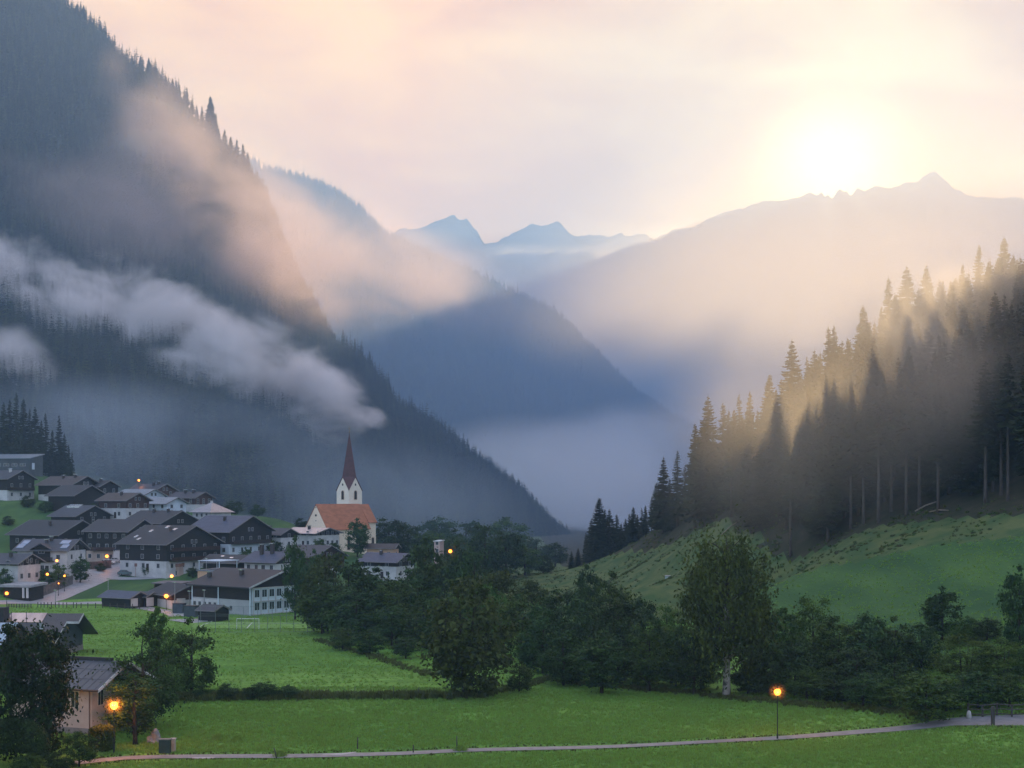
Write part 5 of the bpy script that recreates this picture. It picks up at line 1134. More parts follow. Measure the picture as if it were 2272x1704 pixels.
def panel_house():
    h = plan_house(dict(label='', u=(-120, 185), v=(1361, 1424, 1450), Y=232, th=3, pitch=29))
    o = h['o']; l = h['len']/2; w = h['w']; t = h['t']; hr = h['hr']
    root = thing('cottage', 'low dark house with stepped black tiled roof and a copper pink roof strip', 'house', o, -R(3), 'houses near the lane')
    a = w - .8; step = 2.0; b = l - step - .4; wt = hr - a*t - .25
    m = MB(); m.box(-b, b, -a, a, -2.5, wt); m.prism([(-a, wt), (a, wt), (0, hr - .3)], 'x', -b, b); part('wall', m, mat('slate_cladding', (.055,.07,.085), (.045,.055,.07), scale=.8), root)
    m = MB(); m.box(-b - .05, b + .05, -a - .05, a + .05, -2.5, .15); part('plinth', m, mat('grey_plinth', (.22,.2,.19), scale=2), root)
    BT = mat('black_tiles', (.030, .034, .045), (.02, .023, .032), scale=.8, rough=.4, spec=.5, wave=(1.35, 'Y', .45), bump=.6)
    c = .30; zc = hr - w*c*t
    m = MB(); m.prism([(-w*c, zc), (0, hr), (w, hr - w*t), (w, hr - w*t - .22), (0, hr - .25), (-w*c, zc - .22)], 'x', -l, l)
    m.prism([(-w, hr - w*t), (-w*c - .002, zc), (-w*c - .002, zc - .22), (-w, hr - w*t - .22)], 'x', -l, l - step); rf = part('roof', m, BT, root)
    m = MB(); e = .07
    m.prism([(-w*c - .05, zc + .05), (.0, hr + .05), (0, hr - .32), (-w*c - .05, zc - .32)], 'x', l + .003, l + e)
    m.box(l - step - .0, l + e, -w*c - e - .055, -w*c - .055, zc - .32, zc + .04)
    m.prism([(-w, hr - w*t + .06), (-w*c - .13, zc - .02), (-w*c - .13, zc - .32), (-w, hr - w*t - .3)], 'x', l - step + .003, l - step + e)
    part('bargeboard', m, mat('pale_trim', (.5,.5,.5), scale=2), rf)
    CP = mat('copper_panel', (.62,.44,.38), (.34,.24,.22), scale=.5, stretch=(1,.4,.4), rough=.22, metallic=.7)
    x0 = (95 - UC)/F*230 - o.x; x1 = (14 - UC)/F*230 - o.x
    m = MB(); m.prism([(-w*.34, hr - w*.34*t + .02), (-w*.34, hr - w*.34*t + .1), (-.05, hr + .07), (-.05, hr - .01)], 'x', x1, x0); part('copper_strip', m, CP, rf)
    m = MB(); m.box(x1 - 2.4, x1 - .2, -w*.42, -w*.1, hr - w*.4*t - .2, hr + 1.1); part('chimney', m, mat('dark_stack', (.035,.035,.04), scale=2), rf)
    for q in (2.5, 5): m = MB(); m.tube([(x0 - q, -w*.36, hr - w*.36*t), (x0 - q, -w*.36, hr + .5)], .05, 8); part('vent_pipe', m, DARKM, rf)
    dish = MB(); dish.lathe([(.02, 0), (.35, .05), (.55, .16), (.57, .16), (.36, .03), (.02, -.03)], 16); d = part('satellite_dish', dish, mat('dish_grey', (.3,.32,.33), scale=2), rf); d.location = (x0 + .6, -w*.62, hr - w*.62*t + .7); d.rotation_euler = (R(75), 0, R(20))
    m = MB(); m.tube([(x0 + .6, -w*.62, hr - w*.64*t - .1), (x0 + .6, -w*.6, hr - w*.62*t + .7)], .04, 6); part('dish_arm', m, DARKM, rf)
    return root
panel_house()
h = plan_house(dict(label='', u=(-120, 44), v=(1381, 1446, 1475), Y=205, th=6, pitch=27))
root = thing('outbuilding', 'outbuilding with pale blue solar roof, cut by the left edge behind the maple', 'outbuilding', h['o'], -R(6), 'houses near the lane')
l, w, t, hr = h['len']/2, h['w'], h['t'], h['hr']
m = MB(); m.box(-l + .5, l - .5, -w + .5, w - .5, -2, hr - (w - .5)*t - .2); m.prism([(-w + .5, hr - (w - .5)*t - .2), (w - .5, hr - (w - .5)*t - .2), (0, hr - .25)], 'x', -l + .5, l - .5); part('wall', m, TIMBERD, root)
m = MB(); slope_roof(m, l, w, hr, t); rf = part('roof', m, ROOFS['roof_slate'], root)
m = MB()
for i in range(6):
    for q0, q1 in ((.04, .33), (.35, .64), (.66, .95)):
        x0 = -l + .1 + i*(2*l - .2)/6; m.prism([(-w*q1, hr - w*q1*t + .03), (-w*q1, hr - w*q1*t + .11), (-w*q0, hr - w*q0*t + .11), (-w*q0, hr - w*q0*t + .03)], 'x', x0, x0 + (2*l - .2)/6 - .08)
part('solar_panel', m, mat('solar_sheet', (.22,.30,.38), (.18,.25,.32), scale=.6, rough=.15, spec=.8), rf)

# ------------------------------------------------------------------ street lamps
LAMP_E = emit_mat('sodium_lamp', (1.0, .22, .016), 2.4)
LAMP_E.node_tree.nodes.new('ShaderNodeBsdfTransparent'); _a = LAMP_E.node_tree.nodes.new('ShaderNodeAddShader')
for _n in list(LAMP_E.node_tree.nodes):
    if _n.type == 'EMISSION': LAMP_E.node_tree.links.new(_n.outputs[0], _a.inputs[0])
    if _n.type == 'BSDF_TRANSPARENT': LAMP_E.node_tree.links.new(_n.outputs[0], _a.inputs[1])
for _n in list(LAMP_E.node_tree.nodes):
    if _n.type == 'OUTPUT_MATERIAL': LAMP_E.node_tree.links.new(_a.outputs[0], _n.inputs[0])
GLOWM, _nt = new_mat('lamp_halo_mist'); _o = N(_nt, 'ShaderNodeOutputMaterial'); _v = N(_nt, 'ShaderNodeVolumePrincipled'); L(_nt, _v, 'Volume', _o, 'Volume')
_v.inputs['Color'].default_value = (1, .9, .8, 1); _t = N(_nt, 'ShaderNodeTexCoord'); _l = N(_nt, 'ShaderNodeVectorMath', operation='LENGTH'); L(_nt, _t, 'Object', _l, 0)
_m = N(_nt, 'ShaderNodeMapRange', interpolation_type='SMOOTHSTEP'); _m.inputs['From Min'].default_value = 1.0; _m.inputs['From Max'].default_value = .1; _m.inputs['To Max'].default_value = .035; _nt.links.new(_l.outputs['Value'], _m.inputs['Value']); L(_nt, _m, 'Result', _v, 'Density')
LAMPS = []
LAMP_CORE = emit_mat('sodium_core', (1.0, .62, .16), 60)
POLE = mat('pole_steel', (.035, .035, .035), (.025, .025, .025), scale=3, rough=.5, metallic=.3)
def street_lamp(p, h, label, globe=.30, watts=600, arm=0.0):
    root = thing('street_lamp', label, 'street lamp', p, 0, 'lit street lamps')
    m = MB(); m.lathe([(.10, -.5), (.10, .5), (.06, .55), (.045, h - .1)], 10); part('pole', m, POLE, root)
    m = MB(); m.lathe([(.03, h - .1), (.09, h - .02), (globe*.55, h)], 12)
    hd = part('lamp_bracket', m, POLE, root)
    m = MB(); m.lathe([(globe*.3, h + globe*1.93), (globe*.5, h + globe*1.96), (globe*.3, h + globe*2.1), (.02, h + globe*2.15)], 12); part('lamp_cap', m, POLE, root)
    m = MB(); m.lathe([(globe*math.sin(q), h + globe - globe*math.cos(q)) for q in np.linspace(.3, 2.84, 9)], 16); part('lamp_globe', m, LAMP_E, root, True)
    ld = bpy.data.lights.new('lamp_light', 'POINT'); ld.energy = watts; ld.color = (1.0, .30, .03); ld.shadow_soft_size = .12
    lo = bpy.data.objects.new('lamp_light', ld); COL.objects.link(lo); lo.parent = root; lo.location = (0, 0, h + globe); LAMPS.append((root, h + globe, globe))
    return root
street_lamp(on_ground(1725, 1640), 4.8, 'lit lamp on a thin pole beside the lane at the lower right', .34, 480)
street_lamp(P(253, 1668, 141.5), 4.3, 'lit lamp glowing in front of the dark tree at the lower left', .38, 950)
VL = [(15,1317,338,'lit lamp at the far left before the carport',4.2),(369,1324,326,'lit lamp in front of the red barn',4.6),(381,1279,372,'lit lamp right of the brown garage doors',4.8),(237,1235,408,'lit lamp at the top of the village street by the parked white cars',3.0),
      (126,1244,372,'lit wall-height lamp under the balcony of the solar roof house',2.2),(105,1274,360,'lower lit garden lamp left of the slim street tree',2.2),(143,1277,362,'lit garden lamp just left of the slim street tree',1.9),(130,1293,356,'faint lamp low by the village street',1.2),
      (999,1223,262,'lit lamp among the tree tops below the pink tower house',None),(308,1066,520,'bright lamp high up beside the topmost brown chalet',None),(470,1192,408,'lit lamp under the eave of the blue roofed house',None)]
for u, v, Y, lab, hh in VL:
    p = P(u, v, Y); g = gz(p.x, p.y)
    if hh is None: hh = p.z - g
    hh = max(1.0, p.z - g - .3)
    sz = {338: .36, 326: .44, 372: .38 if u > 300 else .30, 408: .42 if u < 300 else .2, 262: .30, 360: .30, 362: .22, 356: .14, 520: .34}[Y]
    street_lamp((p.x, p.y, g), hh, lab, sz, 760*sz*sz)

# plain mast lights and posts of the village
for u, v0, v1, Y, lab in [(240,1285,1338,340,'slim grey mast standing by the village street'),(388,1293,1350,322,'tall grey floodlight mast left of the sports ground'),(453,1310,1372,298,'tall grey floodlight mast before the school windows'),(420,1312,1348,325,'thin mast between the barn and the school'),(123,1310,1335,336,'short pole at the street corner'),(458,1240,1252,376,'thin aerial mast on the salmon house side')]:
    a = P(u, v1, Y); z0 = gz(a.x, a.y); top = EYE + (VH - v0)/F*Y; hh = top - z0
    root = thing('light_mast', lab, 'mast', (a.x, a.y, z0), 0, 'masts in the village')
    m = MB(); m.lathe([(.13, -.5), (.11, hh*.3), (.06, hh)], 8); part('pole', m, mat('galvanised', (.30,.31,.32), (.24,.25,.26), scale=3, rough=.45, metallic=.4), root)
    m = MB(); m.box(-.35, .35, -.28, .05, hh, hh + .16); part('light_head', m, BRIGHT, root)

# ------------------------------------------------------------------ cars
CARGLASS = glass_mat('car_glass', (.02, .025, .03), .08); TYRE = mat('tyre', (.02, .02, .02), scale=4, rough=.9); RIM = mat('rim', (.35, .35, .36), scale=4, rough=.35, metallic=.8)
def car(loc, rz, label, paint, estate=False):
    root = thing('parked_car', label, 'car', loc, rz, 'cars parked in the village')
    prof = [(-2.1,.32),(-2.18,.62),(-2.12,.88),(-1.35,.98),(1.95,1.0),(2.12,.86),(2.15,.45),(2.05,.3)]
    m = MB(); m.prism(prof, 'y', -.86, .86); me = m.mesh('body', paint); bm = bmesh.new(); bm.from_mesh(me); bmesh.ops.bevel(bm, geom=bm.edges[:], offset=.07, segments=2, affect='EDGES'); bm.to_mesh(me); bm.free(); link('body', me, root)
    bk = 1.98 if estate else 1.5
    gp = [(-1.15,.97),(-.35,1.42),(1.3 if estate else .75,1.45),(bk,1.0)]
    m = MB(); k = len(m.v)
    for y, s in ((-.78, 1), (.78, -1)): m.v += [(p[0], y if p[1] < 1.1 else y*.82, p[1]) for p in gp]
    for f in ((0,1,2,3),(7,6,5,4),(0,4,5,1),(2,6,7,3)): m.f.append(f); m.mi.append(0)
    part('windows', m, CARGLASS, root)
    m = MB(); m.prism([(-.5,1.42),(-.3,1.49),(1.35 if estate else .8,1.51),(1.42 if estate else .9,1.44)], 'y', -.68, .68)
    for y in (-.73, .73):
        for x in (.25, 1.1): m.box(x - .05, x + .05, y - .035, y + .035, .98, 1.46)
    part('roof', m, paint, root)
    for x in (-1.35, 1.3):
        for y in (-.8, .8):
            m = MB(); m.lathe([(.2,-.11),(.33,-.09),(.34,0),(.33,.09),(.2,.11)], 16); wh = part('wheel', m, TYRE, root, True); wh.location = (x, y, .33); wh.rotation_euler = (R(90), 0, 0)
            m = MB(); m.lathe([(.03,-.12),(.2,-.125),(.2,.125),(.03,.12)], 12); part('rim', m, RIM, wh)
    for y in (-.6, .6):
        m = MB(); m.box(-2.2, -2.1, y - .18, y + .18, .62, .78); part('headlight', m, mat('headlight', (.7,.7,.7), scale=3, rough=.15), root)
        m = MB(); m.box(2.08, 2.17, y - .16, y + .16, .66, .86); part('tail_light', m, mat('tail_light', (.3,.02,.02), scale=3, rough=.2), root)
    return root
def paint(n, c): return mat(n, c, tuple(x*.9 for x in c), scale=1, rough=.25, spec=.6)
for u, v, Y, rz, lab, pc, est in [(278,1286,398,190,'teal grey estate car, front one of the three below the garage',('paint_teal',(.10,.15,.17)),True),(301,1284,404,196,'black car in the middle of the three below the garage',('paint_black',(.03,.035,.04)),False),(318,1282,410,198,'silver blue car furthest of the three below the garage',('paint_silver',(.30,.36,.42)),False),
                                   (240,1244,416,185,'white car under the lamp at the top of the village street',('paint_white',(.7,.7,.7)),True),(256,1243,419,188,'grey white car right of the white car at the street top',('paint_grey',(.45,.46,.48)),False),(267,1242,421,95,'dark small car parked last at the street top',('paint_dark',(.05,.05,.06)),False)]:
    p = P(u, v, Y); car((p.x, p.y, gz(p.x, p.y) + .12), R(rz), lab, paint(*pc), est)

# ------------------------------------------------------------------ fences, goal, posts, boxes
WOOD = mat('weathered_wood', (.085, .075, .068), (.05, .045, .042), scale=3, stretch=(1, 1, .3), rough=.9)
def fence(name, label, pts, hp, rails, mt, rr=.05, pr=.07, cat='fence', close=False):
    p0 = Vector(pts[0]); root = thing(name, label, cat, p0)
    for p in pts:
        q = Vector(p) - p0; m = MB(); m.prism([(pr, pr), (-pr, pr), (-pr, -pr), (pr, -pr)], 'z', -.4, hp*random.uniform(.94, 1.06)); o = part('post', m, mt, root); o.location = q
    for rz_ in rails:
        m = MB(); m.tube([tuple(Vector(p) - p0 + Vector((0, -pr - rr*.6, rz_))) for p in pts], rr, 6); part('rail', m, mt, root)
    return root
def fpts(lst, Y): out = []; [out.append(Vector((P(u, 0, y).x, y, gz(P(u, 0, y).x, y)))) for u, y in zip(lst, Y)]; return out
us = [15,20,26,31,37,43,49,55,62,69]; fence('fence', 'dark low wooden railing at the left end of the road', fpts(us, [327]*10), 1.0, (.35, .65, .95), WOOD)
us = [84,91,98,106,114,123,131,140,148,163,170,180,195,212,228,244,260,277,294,310]; fence('fence', 'long wooden post fence between the road and the left meadow', fpts(us, [329 - i*.1 for i in range(20)]), 1.25, (.7,), WOOD)
us = [440,478,508,536,565,594,622,652,682,705]; sp = fence('ball_fence', 'high thin wire fence along the front of the sports pitch', fpts(us, [272]*10), 3.2, (.05, 1.6, 3.15), mat('thin_steel', (.16,.2,.19), scale=3, rough=.5), .025, .04)
us = [445,478,508,540,572,604,636,668,700]; fence('ball_fence', 'high thin wire fence between the pitch and the school', fpts(us, [293]*9), 3.4, (.05, 1.7, 3.35), MATS['thin_steel'], .025, .04)
gp = P(550, 0, 279); gzz = gz(gp.x, gp.y); root = thing('goal', 'white football goal in front of the school', 'goal', (gp.x, gp.y, gzz))
m = MB(); m.tube([(-2.2, 0, -.2), (-2.2, 0, 2.1), (2.2, 0, 2.1), (2.2, 0, -.2)], .07, 8); part('goal_frame', m, mat('white_tube', (.7,.72,.72), scale=2), root)
m = MB()
for i in range(9):
    x = -2.2 + i*.55; m.tube([(x, .02, 2.05), (x, .9, 1.4), (x, 1.4, 0)], .012, 4, cap=False)
for q in np.linspace(0, 1, 6): m.tube([(-2.2, .02 + 1.38*q, 2.05 - 2.0*q), (2.2, .02 + 1.38*q, 2.05 - 2.0*q)], .012, 4, cap=False)
part('net', m, mat('net_cord', (.4,.42,.42), scale=2), root)
m = MB(); sb = P(720, 0, 1)
for i, (u, v0, v1, tilt, lab) in enumerate([(615,1660,1683,-18,'short post leaning to the left beside the lane'),(793,1638,1664,2,'taller thin post standing upright at the lane, left of the middle'),(917,1656,1674,0,'short stub post on the near side of the lane'),(1014,1635,1667,-1,'taller thin post near the middle of the lane')]):
    p = on_ground(u, v1); hh = (v1 - v0)/F*p.y; m = MB(); m.tube([(0, 0, -.3), (math.sin(R(tilt))*hh*.5, 0, hh*.5), (math.sin(R(tilt))*hh, 0, hh)], [.07, .06, .055], 7)
    o = link('fence_post', m.mesh('fence_post', WOOD, True), loc=p); tag(o, lab, 'post', 'posts along the lane')
for u, lab in [(787,'thin dark stake in the tall grass strip, left one'),(873,'thin dark stake in the tall grass strip, middle one'),(929,'thin dark stake in the tall grass strip, right one')]:
    p = on_ground(u, 1551); m = MB(); m.tube([(0, 0, -.3), (.03, 0, 1.5)], .05, 6); o = link('stake', m.mesh('stake', WOOD, True), loc=p); tag(o, lab, 'stake', 'stakes in the tall grass strip')
p = on_ground(2203, 1612); m = MB(); m.prism([(.17, .17), (-.17, .17), (-.17, -.17), (.17, -.17)], 'z', -.3, 2.1); o = link('gate_post', m.mesh('gate_post', WOOD), loc=p); tag(o, 'thick dark post on the near edge of the lane at the right', 'post')
bp = [on_ground(u, 1592) for u in (2148, 2180, 2212, 2245, 2280)]; fence('bridge_railing', 'dark railing of the little bridge at the right edge', bp, 1.4, (.3, .85, 1.35), WOOD, .06, .09, 'railing')
p = on_ground(2150, 1596); m = MB(); m.lathe([(.28, -.2), (.3, .3), (.22, .75), (.08, .9)], 9); o = link('kerb_stone', m.mesh('kerb_stone', mat('pale_stone', (.42,.41,.40), scale=3), True), loc=p); tag(o, 'pale upright kerb stone at the start of the bridge railing', 'stone')
p = on_ground(366, 1672); root = thing('power_cabinet', 'dark green power cabinet beside the lane at the lower left', 'cabinet', p, R(-4))
m = MB(); m.box(-.55, .55, -.3, .3, -.1, 1.35); part('body', m, mat('green_cabinet', (.035,.055,.05), scale=2, rough=.5), root); m = MB(); m.box(-.62, .62, -.36, .36, 1.352, 1.45); part('lid', m, mat('cabinet_lid', (.16,.18,.17), scale=2, rough=.5), root)
m = MB(); m.box(-.02, .02, -.31, -.302, .1, 1.25); m.box(.06, .12, -.33, -.302, .65, .8); part('door_gap', m, DARKM, root)
p = on_ground(384, 1668); root = thing('meter_box', 'narrow pale grey box right beside the green cabinet', 'box', p, R(-4))
m = MB(); m.box(-.24, .24, -.18, .18, -.1, 1.25); part('body', m, mat('beige_box', (.36,.33,.28), scale=2, rough=.6), root); m = MB(); m.box(-.29, .29, -.23, .23, 1.252, 1.36); part('lid', m, mat('box_lid', (.45,.43,.40), scale=2), root)
def rock(loc, s, label):
    bm = bmesh.new(); bmesh.ops.create_icosphere(bm, subdivisions=3, radius=1)
    for v in bm.verts: n = v.co.normalized(); k = 1 + .35*math.sin(n.x*3.1 + 1)*math.cos(n.y*2.7) + .15*math.sin(n.z*7 + n.x*5); v.co = Vector((n.x*s[0]*k, n.y*s[1]*k, n.z*s[2]*k))
    me = bpy.data.meshes.new('boulder'); bm.to_mesh(me); bm.free(); me.materials.append(mat('grey_rock', (.24,.25,.26), (.14,.15,.16), scale=1.5, bump=.6)); o = link('boulder', me, loc=loc); tag(o, label, 'boulder')
rock(on_ground(340, 1652), (.9, .6, 1.1), 'grey boulder under the dark tree beside the lane')
# walls along the village street
for u0, u1, v, Y, hh, lab in [(74,160,1322,350,2.2,'long dark stone garden wall rising along the village street'),(200,246,1262,404,2.2,'reddish garden wall below the lamp at the street top'),(270,292,1276,402,2.4,'short white wall between the street and the garage')]:
    a = P(u0, v, Y); b = P(u1, v - (14 if u0 == 74 else 4), Y + (22 if u0 == 74 else 6)); d = b - a; n = 7; m = MB()
    ang = math.atan2(d.y, d.x); ln = math.hypot(d.x, d.y); zz = [gz(a.x + d.x*i/n, a.y + d.y*i/n) - a.z for i in range(n + 1)]
    for i in range(n): m.prism([(-.25, min(zz[i], zz[i + 1]) - 1), (.25, min(zz[i], zz[i + 1]) - 1), (.25, max(zz[i], zz[i + 1]) + hh), (-.25, max(zz[i], zz[i + 1]) + hh)], 'x', ln*i/n, ln*(i + 1)/n - .004)
    o = link('garden_wall', m.mesh('garden_wall', WHITE if 'white' in lab else mat('dark_stone_wall', (.13,.115,.11), (.07,.065,.062), scale=1.2, bump=.5) if 'stone' in lab else mat('red_stone_wall', (.16,.10,.09), (.09,.06,.055), scale=1.2, bump=.5)), loc=a, rz=ang); tag(o, lab, 'wall', 'garden walls of the village')
for i, (u, v, Y, s, lab) in enumerate([(398,1358,318,(1.0,2.2),'dark container box beside the sports ground entrance'),(425,1362,306,(1.1,2.4),'taller dark container box left of the school shed')]):
    p = P(u, v, Y); root = thing('container', lab, 'container', (p.x, p.y, gz(p.x, p.y)), R(-12)); m = MB(); m.box(-s[0]*1.2, s[0]*1.2, -s[0], s[0], -.3, s[1]); part('body', m, mat('slate_container', (.07,.085,.10), scale=1), root); m = MB(); m.box(-s[0]*1.3, s[0]*1.3, -s[0]*1.1, s[0]*1.1, s[1] + .003, s[1] + .1); part('lid', m, DARKM, root)
# ------------------------------------------------------------------ sky, sun, haze, mist, camera
SUN = Vector(((1852 - UC)/F, 1.0, (VH - 388)/F)).normalized()
el = math.asin(SUN.z); az = math.atan2(SUN.x, SUN.y)
w = bpy.data.worlds.new('World'); SC.world = w; w.use_nodes = True; nt = w.node_tree; nt.nodes.clear()
out = N(nt, 'ShaderNodeOutputWorld'); bg = N(nt, 'ShaderNodeBackground'); bg.inputs['Strength'].default_value = .1; L(nt, bg, 'Background', out, 'Surface')
sky = N(nt, 'ShaderNodeTexSky', sky_type='NISHITA'); sky.sun_disc = False; sky.sun_elevation = el; sky.sun_rotation = az; sky.altitude = 1200; sky.dust_density = 1.5
tc = N(nt, 'ShaderNodeTexCoord')
dt = N(nt, 'ShaderNodeVectorMath', operation='DOT_PRODUCT'); nv = N(nt, 'ShaderNodeVectorMath', operation='NORMALIZE'); L(nt, tc, 'Generated', nv, 0); L(nt, nv, 'Vector', dt, 0); dt.inputs[1].default_value = SUN
# thin high cloud: peach towards the sun, cool away from it
mp = N(nt, 'ShaderNodeMapping'); mp.inputs['Scale'].default_value = (1.0, .6, 2.6); mp.inputs['Rotation'].default_value = (0, R(20), 0); L(nt, nv, 'Vector', mp, 'Vector')
no = N(nt, 'ShaderNodeTexNoise'); no.inputs['Scale'].default_value = 6.0; no.inputs['Detail'].default_value = 7; no.inputs['Distortion'].default_value = .5; L(nt, mp, 'Vector', no, 'Vector')
ramp = N(nt, 'ShaderNodeValToRGB'); L(nt, dt, 'Value', ramp, 'Fac'); e = ramp.color_ramp.elements
e[0].position = 0.0; e[0].color = (7.6, 9.6, 13.2, 1); e[1].position = 1.0; e[1].color = (6.7, 4.8, 1.8, 1)
for p, c in ((.6, (6.6, 7.6, 9.6, 1)), (.84, (7.5, 3.8, .8, 1)), (.955, (8.7, 4.25, .5, 1)), (.988, (6.4, 4.0, 1.3, 1))):
    k = e.new(p); k.color = c
cl = N(nt, 'ShaderNodeMapRange'); cl.inputs['From Min'].default_value = .38; cl.inputs['From Max'].default_value = .62; cl.inputs['To Min'].default_value = .82; cl.inputs['To Max'].default_value = 1.10; L(nt, no, 'Fac', cl, 'Value')
tint = N(nt, 'ShaderNodeValToRGB'); tint.color_ramp.elements[0].position = .40; tint.color_ramp.elements[0].color = (1.0, .80, .72, 1); tint.color_ramp.elements[1].position = .6; tint.color_ramp.elements[1].color = (1, 1, 1, 1); L(nt, no, 'Fac', tint, 'Fac')
m1 = N(nt, 'ShaderNodeVectorMath', operation='MULTIPLY'); nt.links.new(ramp.outputs['Color'], m1.inputs[0]); nt.links.new(tint.outputs['Color'], m1.inputs[1])
m2 = N(nt, 'ShaderNodeVectorMath', operation='SCALE'); L(nt, m1, 'Vector', m2, 0); nt.links.new(cl.outputs['Result'], m2.inputs['Scale'])
cov = N(nt, 'ShaderNodeMapRange'); cov.inputs['From Min'].default_value = .3; cov.inputs['From Max'].default_value = .9; cov.inputs['To Min'].default_value = .55; cov.inputs['To Max'].default_value = .92; L(nt, dt, 'Value', cov, 'Value')
mx = N(nt, 'ShaderNodeMix', data_type='RGBA'); nt.links.new(cov.outputs['Result'], mx.inputs[0]); nt.links.new(sky.outputs['Color'], mx.inputs[6]); nt.links.new(m2.outputs['Vector'], mx.inputs[7])
# aureole of the sun in the thin cloud
ac = N(nt, 'ShaderNodeMath', operation='POWER', use_clamp=False); mxm = N(nt, 'ShaderNodeMath', operation='MAXIMUM'); L(nt, dt, 'Value', mxm, 0); mxm.inputs[1].default_value = 0; L(nt, mxm, 'Value', ac, 0); ac.inputs[1].default_value = 1500
a2 = N(nt, 'ShaderNodeMath', operation='POWER'); L(nt, mxm, 'Value', a2, 0); a2.inputs[1].default_value = 150
g1 = N(nt, 'ShaderNodeVectorMath', operation='SCALE'); g1.inputs[0].default_value = (17, 13.5, 6); nt.links.new(ac.outputs[0], g1.inputs['Scale'])
g2 = N(nt, 'ShaderNodeVectorMath', operation='SCALE'); g2.inputs[0].default_value = (2.3, 1.6, .35); nt.links.new(a2.outputs[0], g2.inputs['Scale'])
s1 = N(nt, 'ShaderNodeVectorMath', operation='ADD'); L(nt, g1, 'Vector', s1, 0); L(nt, g2, 'Vector', s1, 1)
s2 = N(nt, 'ShaderNodeVectorMath', operation='ADD'); nt.links.new(mx.outputs[2], s2.inputs[0]); L(nt, s1, 'Vector', s2, 1)
nt.links.new(s2.outputs['Vector'], bg.inputs['Color'])

sd = bpy.data.lights.new('sun', 'SUN'); sd.energy = 5.0; sd.angle = R(.25); sd.color = (1.0, .70, .36)
so = bpy.data.objects.new('sun', sd); COL.objects.link(so); so.rotation_euler = (-SUN).to_track_quat('-Z', 'Y').to_euler(); so.location = (0, 0, 300)

HAZE_D = 1.5e-4
m, nt = new_mat('haze_air'); out = N(nt, 'ShaderNodeOutputMaterial'); pv = N(nt, 'ShaderNodeVolumePrincipled')
pv.inputs['Color'].default_value = (.36, .61, 1.0, 1); pv.inputs['Density'].default_value = HAZE_D; pv.inputs['Anisotropy'].default_value = .25; L(nt, pv, 'Volume', out, 'Volume')
b = MB(); b.box(-3400, 3400, -650, 3990, -520, 770); hz = link('haze', b.mesh('haze', m)); tag(hz, 'pale morning haze filling the valley', 'haze', kind='stuff'); hz.display_type = 'WIRE'

def mist_mat(name, dens, scale, thr=.4, pull=.1, col=(.93, .93, .95), aniso=.35, rough=.58, stretch=1.0):
    m, nt = new_mat(name); out = N(nt, 'ShaderNodeOutputMaterial'); pv = N(nt, 'ShaderNodeVolumePrincipled'); L(nt, pv, 'Volume', out, 'Volume')
    pv.inputs['Color'].default_value = (*col, 1); pv.inputs['Anisotropy'].default_value = aniso
    tc = N(nt, 'ShaderNodeTexCoord'); ln = N(nt, 'ShaderNodeVectorMath', operation='DOT_PRODUCT'); L(nt, tc, 'Object', ln, 0); L(nt, tc, 'Object', ln, 1)
    ge = N(nt, 'ShaderNodeNewGeometry'); mp = N(nt, 'ShaderNodeMapping'); mp.inputs['Scale'].default_value = (scale*stretch, scale*.8, scale*1.25); L(nt, ge, 'Position', mp, 'Vector')
    no = N(nt, 'ShaderNodeTexNoise'); no.inputs['Scale'].default_value = 1.0; no.inputs['Detail'].default_value = 6; no.inputs['Distortion'].default_value = .35; L(nt, mp, 'Vector', no, 'Vector')
    no.inputs['Roughness'].default_value = rough
    # density = max(0, noise - threshold - pull * r^2) * (1 - r^2) * gain
    rr = N(nt, 'ShaderNodeMath', operation='MULTIPLY_ADD'); nt.links.new(ln.outputs['Value'], rr.inputs[0]); rr.inputs[1].default_value = pull; rr.inputs[2].default_value = thr
    s = N(nt, 'ShaderNodeMath', operation='SUBTRACT'); L(nt, no, 'Fac', s, 0); L(nt, rr, 'Value', s, 1)
    c = N(nt, 'ShaderNodeMath', operation='MAXIMUM'); L(nt, s, 'Value', c, 0); c.inputs[1].default_value = 0
    f = N(nt, 'ShaderNodeMapRange'); f.inputs['From Min'].default_value = 1.0; f.inputs['From Max'].default_value = .35; nt.links.new(ln.outputs['Value'], f.inputs['Value'])
    d = N(nt, 'ShaderNodeMath', operation='MULTIPLY'); L(nt, c, 'Value', d, 0); L(nt, f, 'Result', d, 1)
    d2 = N(nt, 'ShaderNodeMath', operation='MULTIPLY'); L(nt, d, 'Value', d2, 0); d2.inputs[1].default_value = dens
    L(nt, d2, 'Value', pv, 'Density'); return m
_ball = None
def mist(label, u, v, Y, a, bb, ang, depth, m):
    """ellipsoidal bank: a, bb half sizes in photo pixels at distance Y, turned ang degrees down to the right"""
    bm = bmesh.new(); bmesh.ops.create_icosphere(bm, subdivisions=3, radius=1.04); me = bpy.data.meshes.new('mist_bank'); bm.to_mesh(me); bm.free(); me.materials.append(m)
    o = link('mist_bank', me, loc=P(u, v, Y)); o.rotation_euler = (0, R(ang), 0); o.scale = (a/F*Y, depth, bb/F*Y)
    return tag(o, label, 'mist', 'mist banks on the slopes', 'stuff')
MK_PINK = mist_mat('mist_high', .021, .0125, .33, .16, (.97, .81, .77), .5, rough=.6)  # rosy tone of the warm sunlight is put into the mist colour
MK_ROSE = mist_mat('mist_rose', .034, .0125, .31, .16, (.97, .81, .77), .5, rough=.6)  # denser, with the same warm light tinted into its colour
MK_WHITE = mist_mat('mist_low', .32, .0235, .375, .22, (.95, .92, .93), aniso=.3, rough=.64)
MK_THIN = mist_mat('mist_valley', .026, .006, .30, .08, (.86, .92, 1.0), aniso=.4)
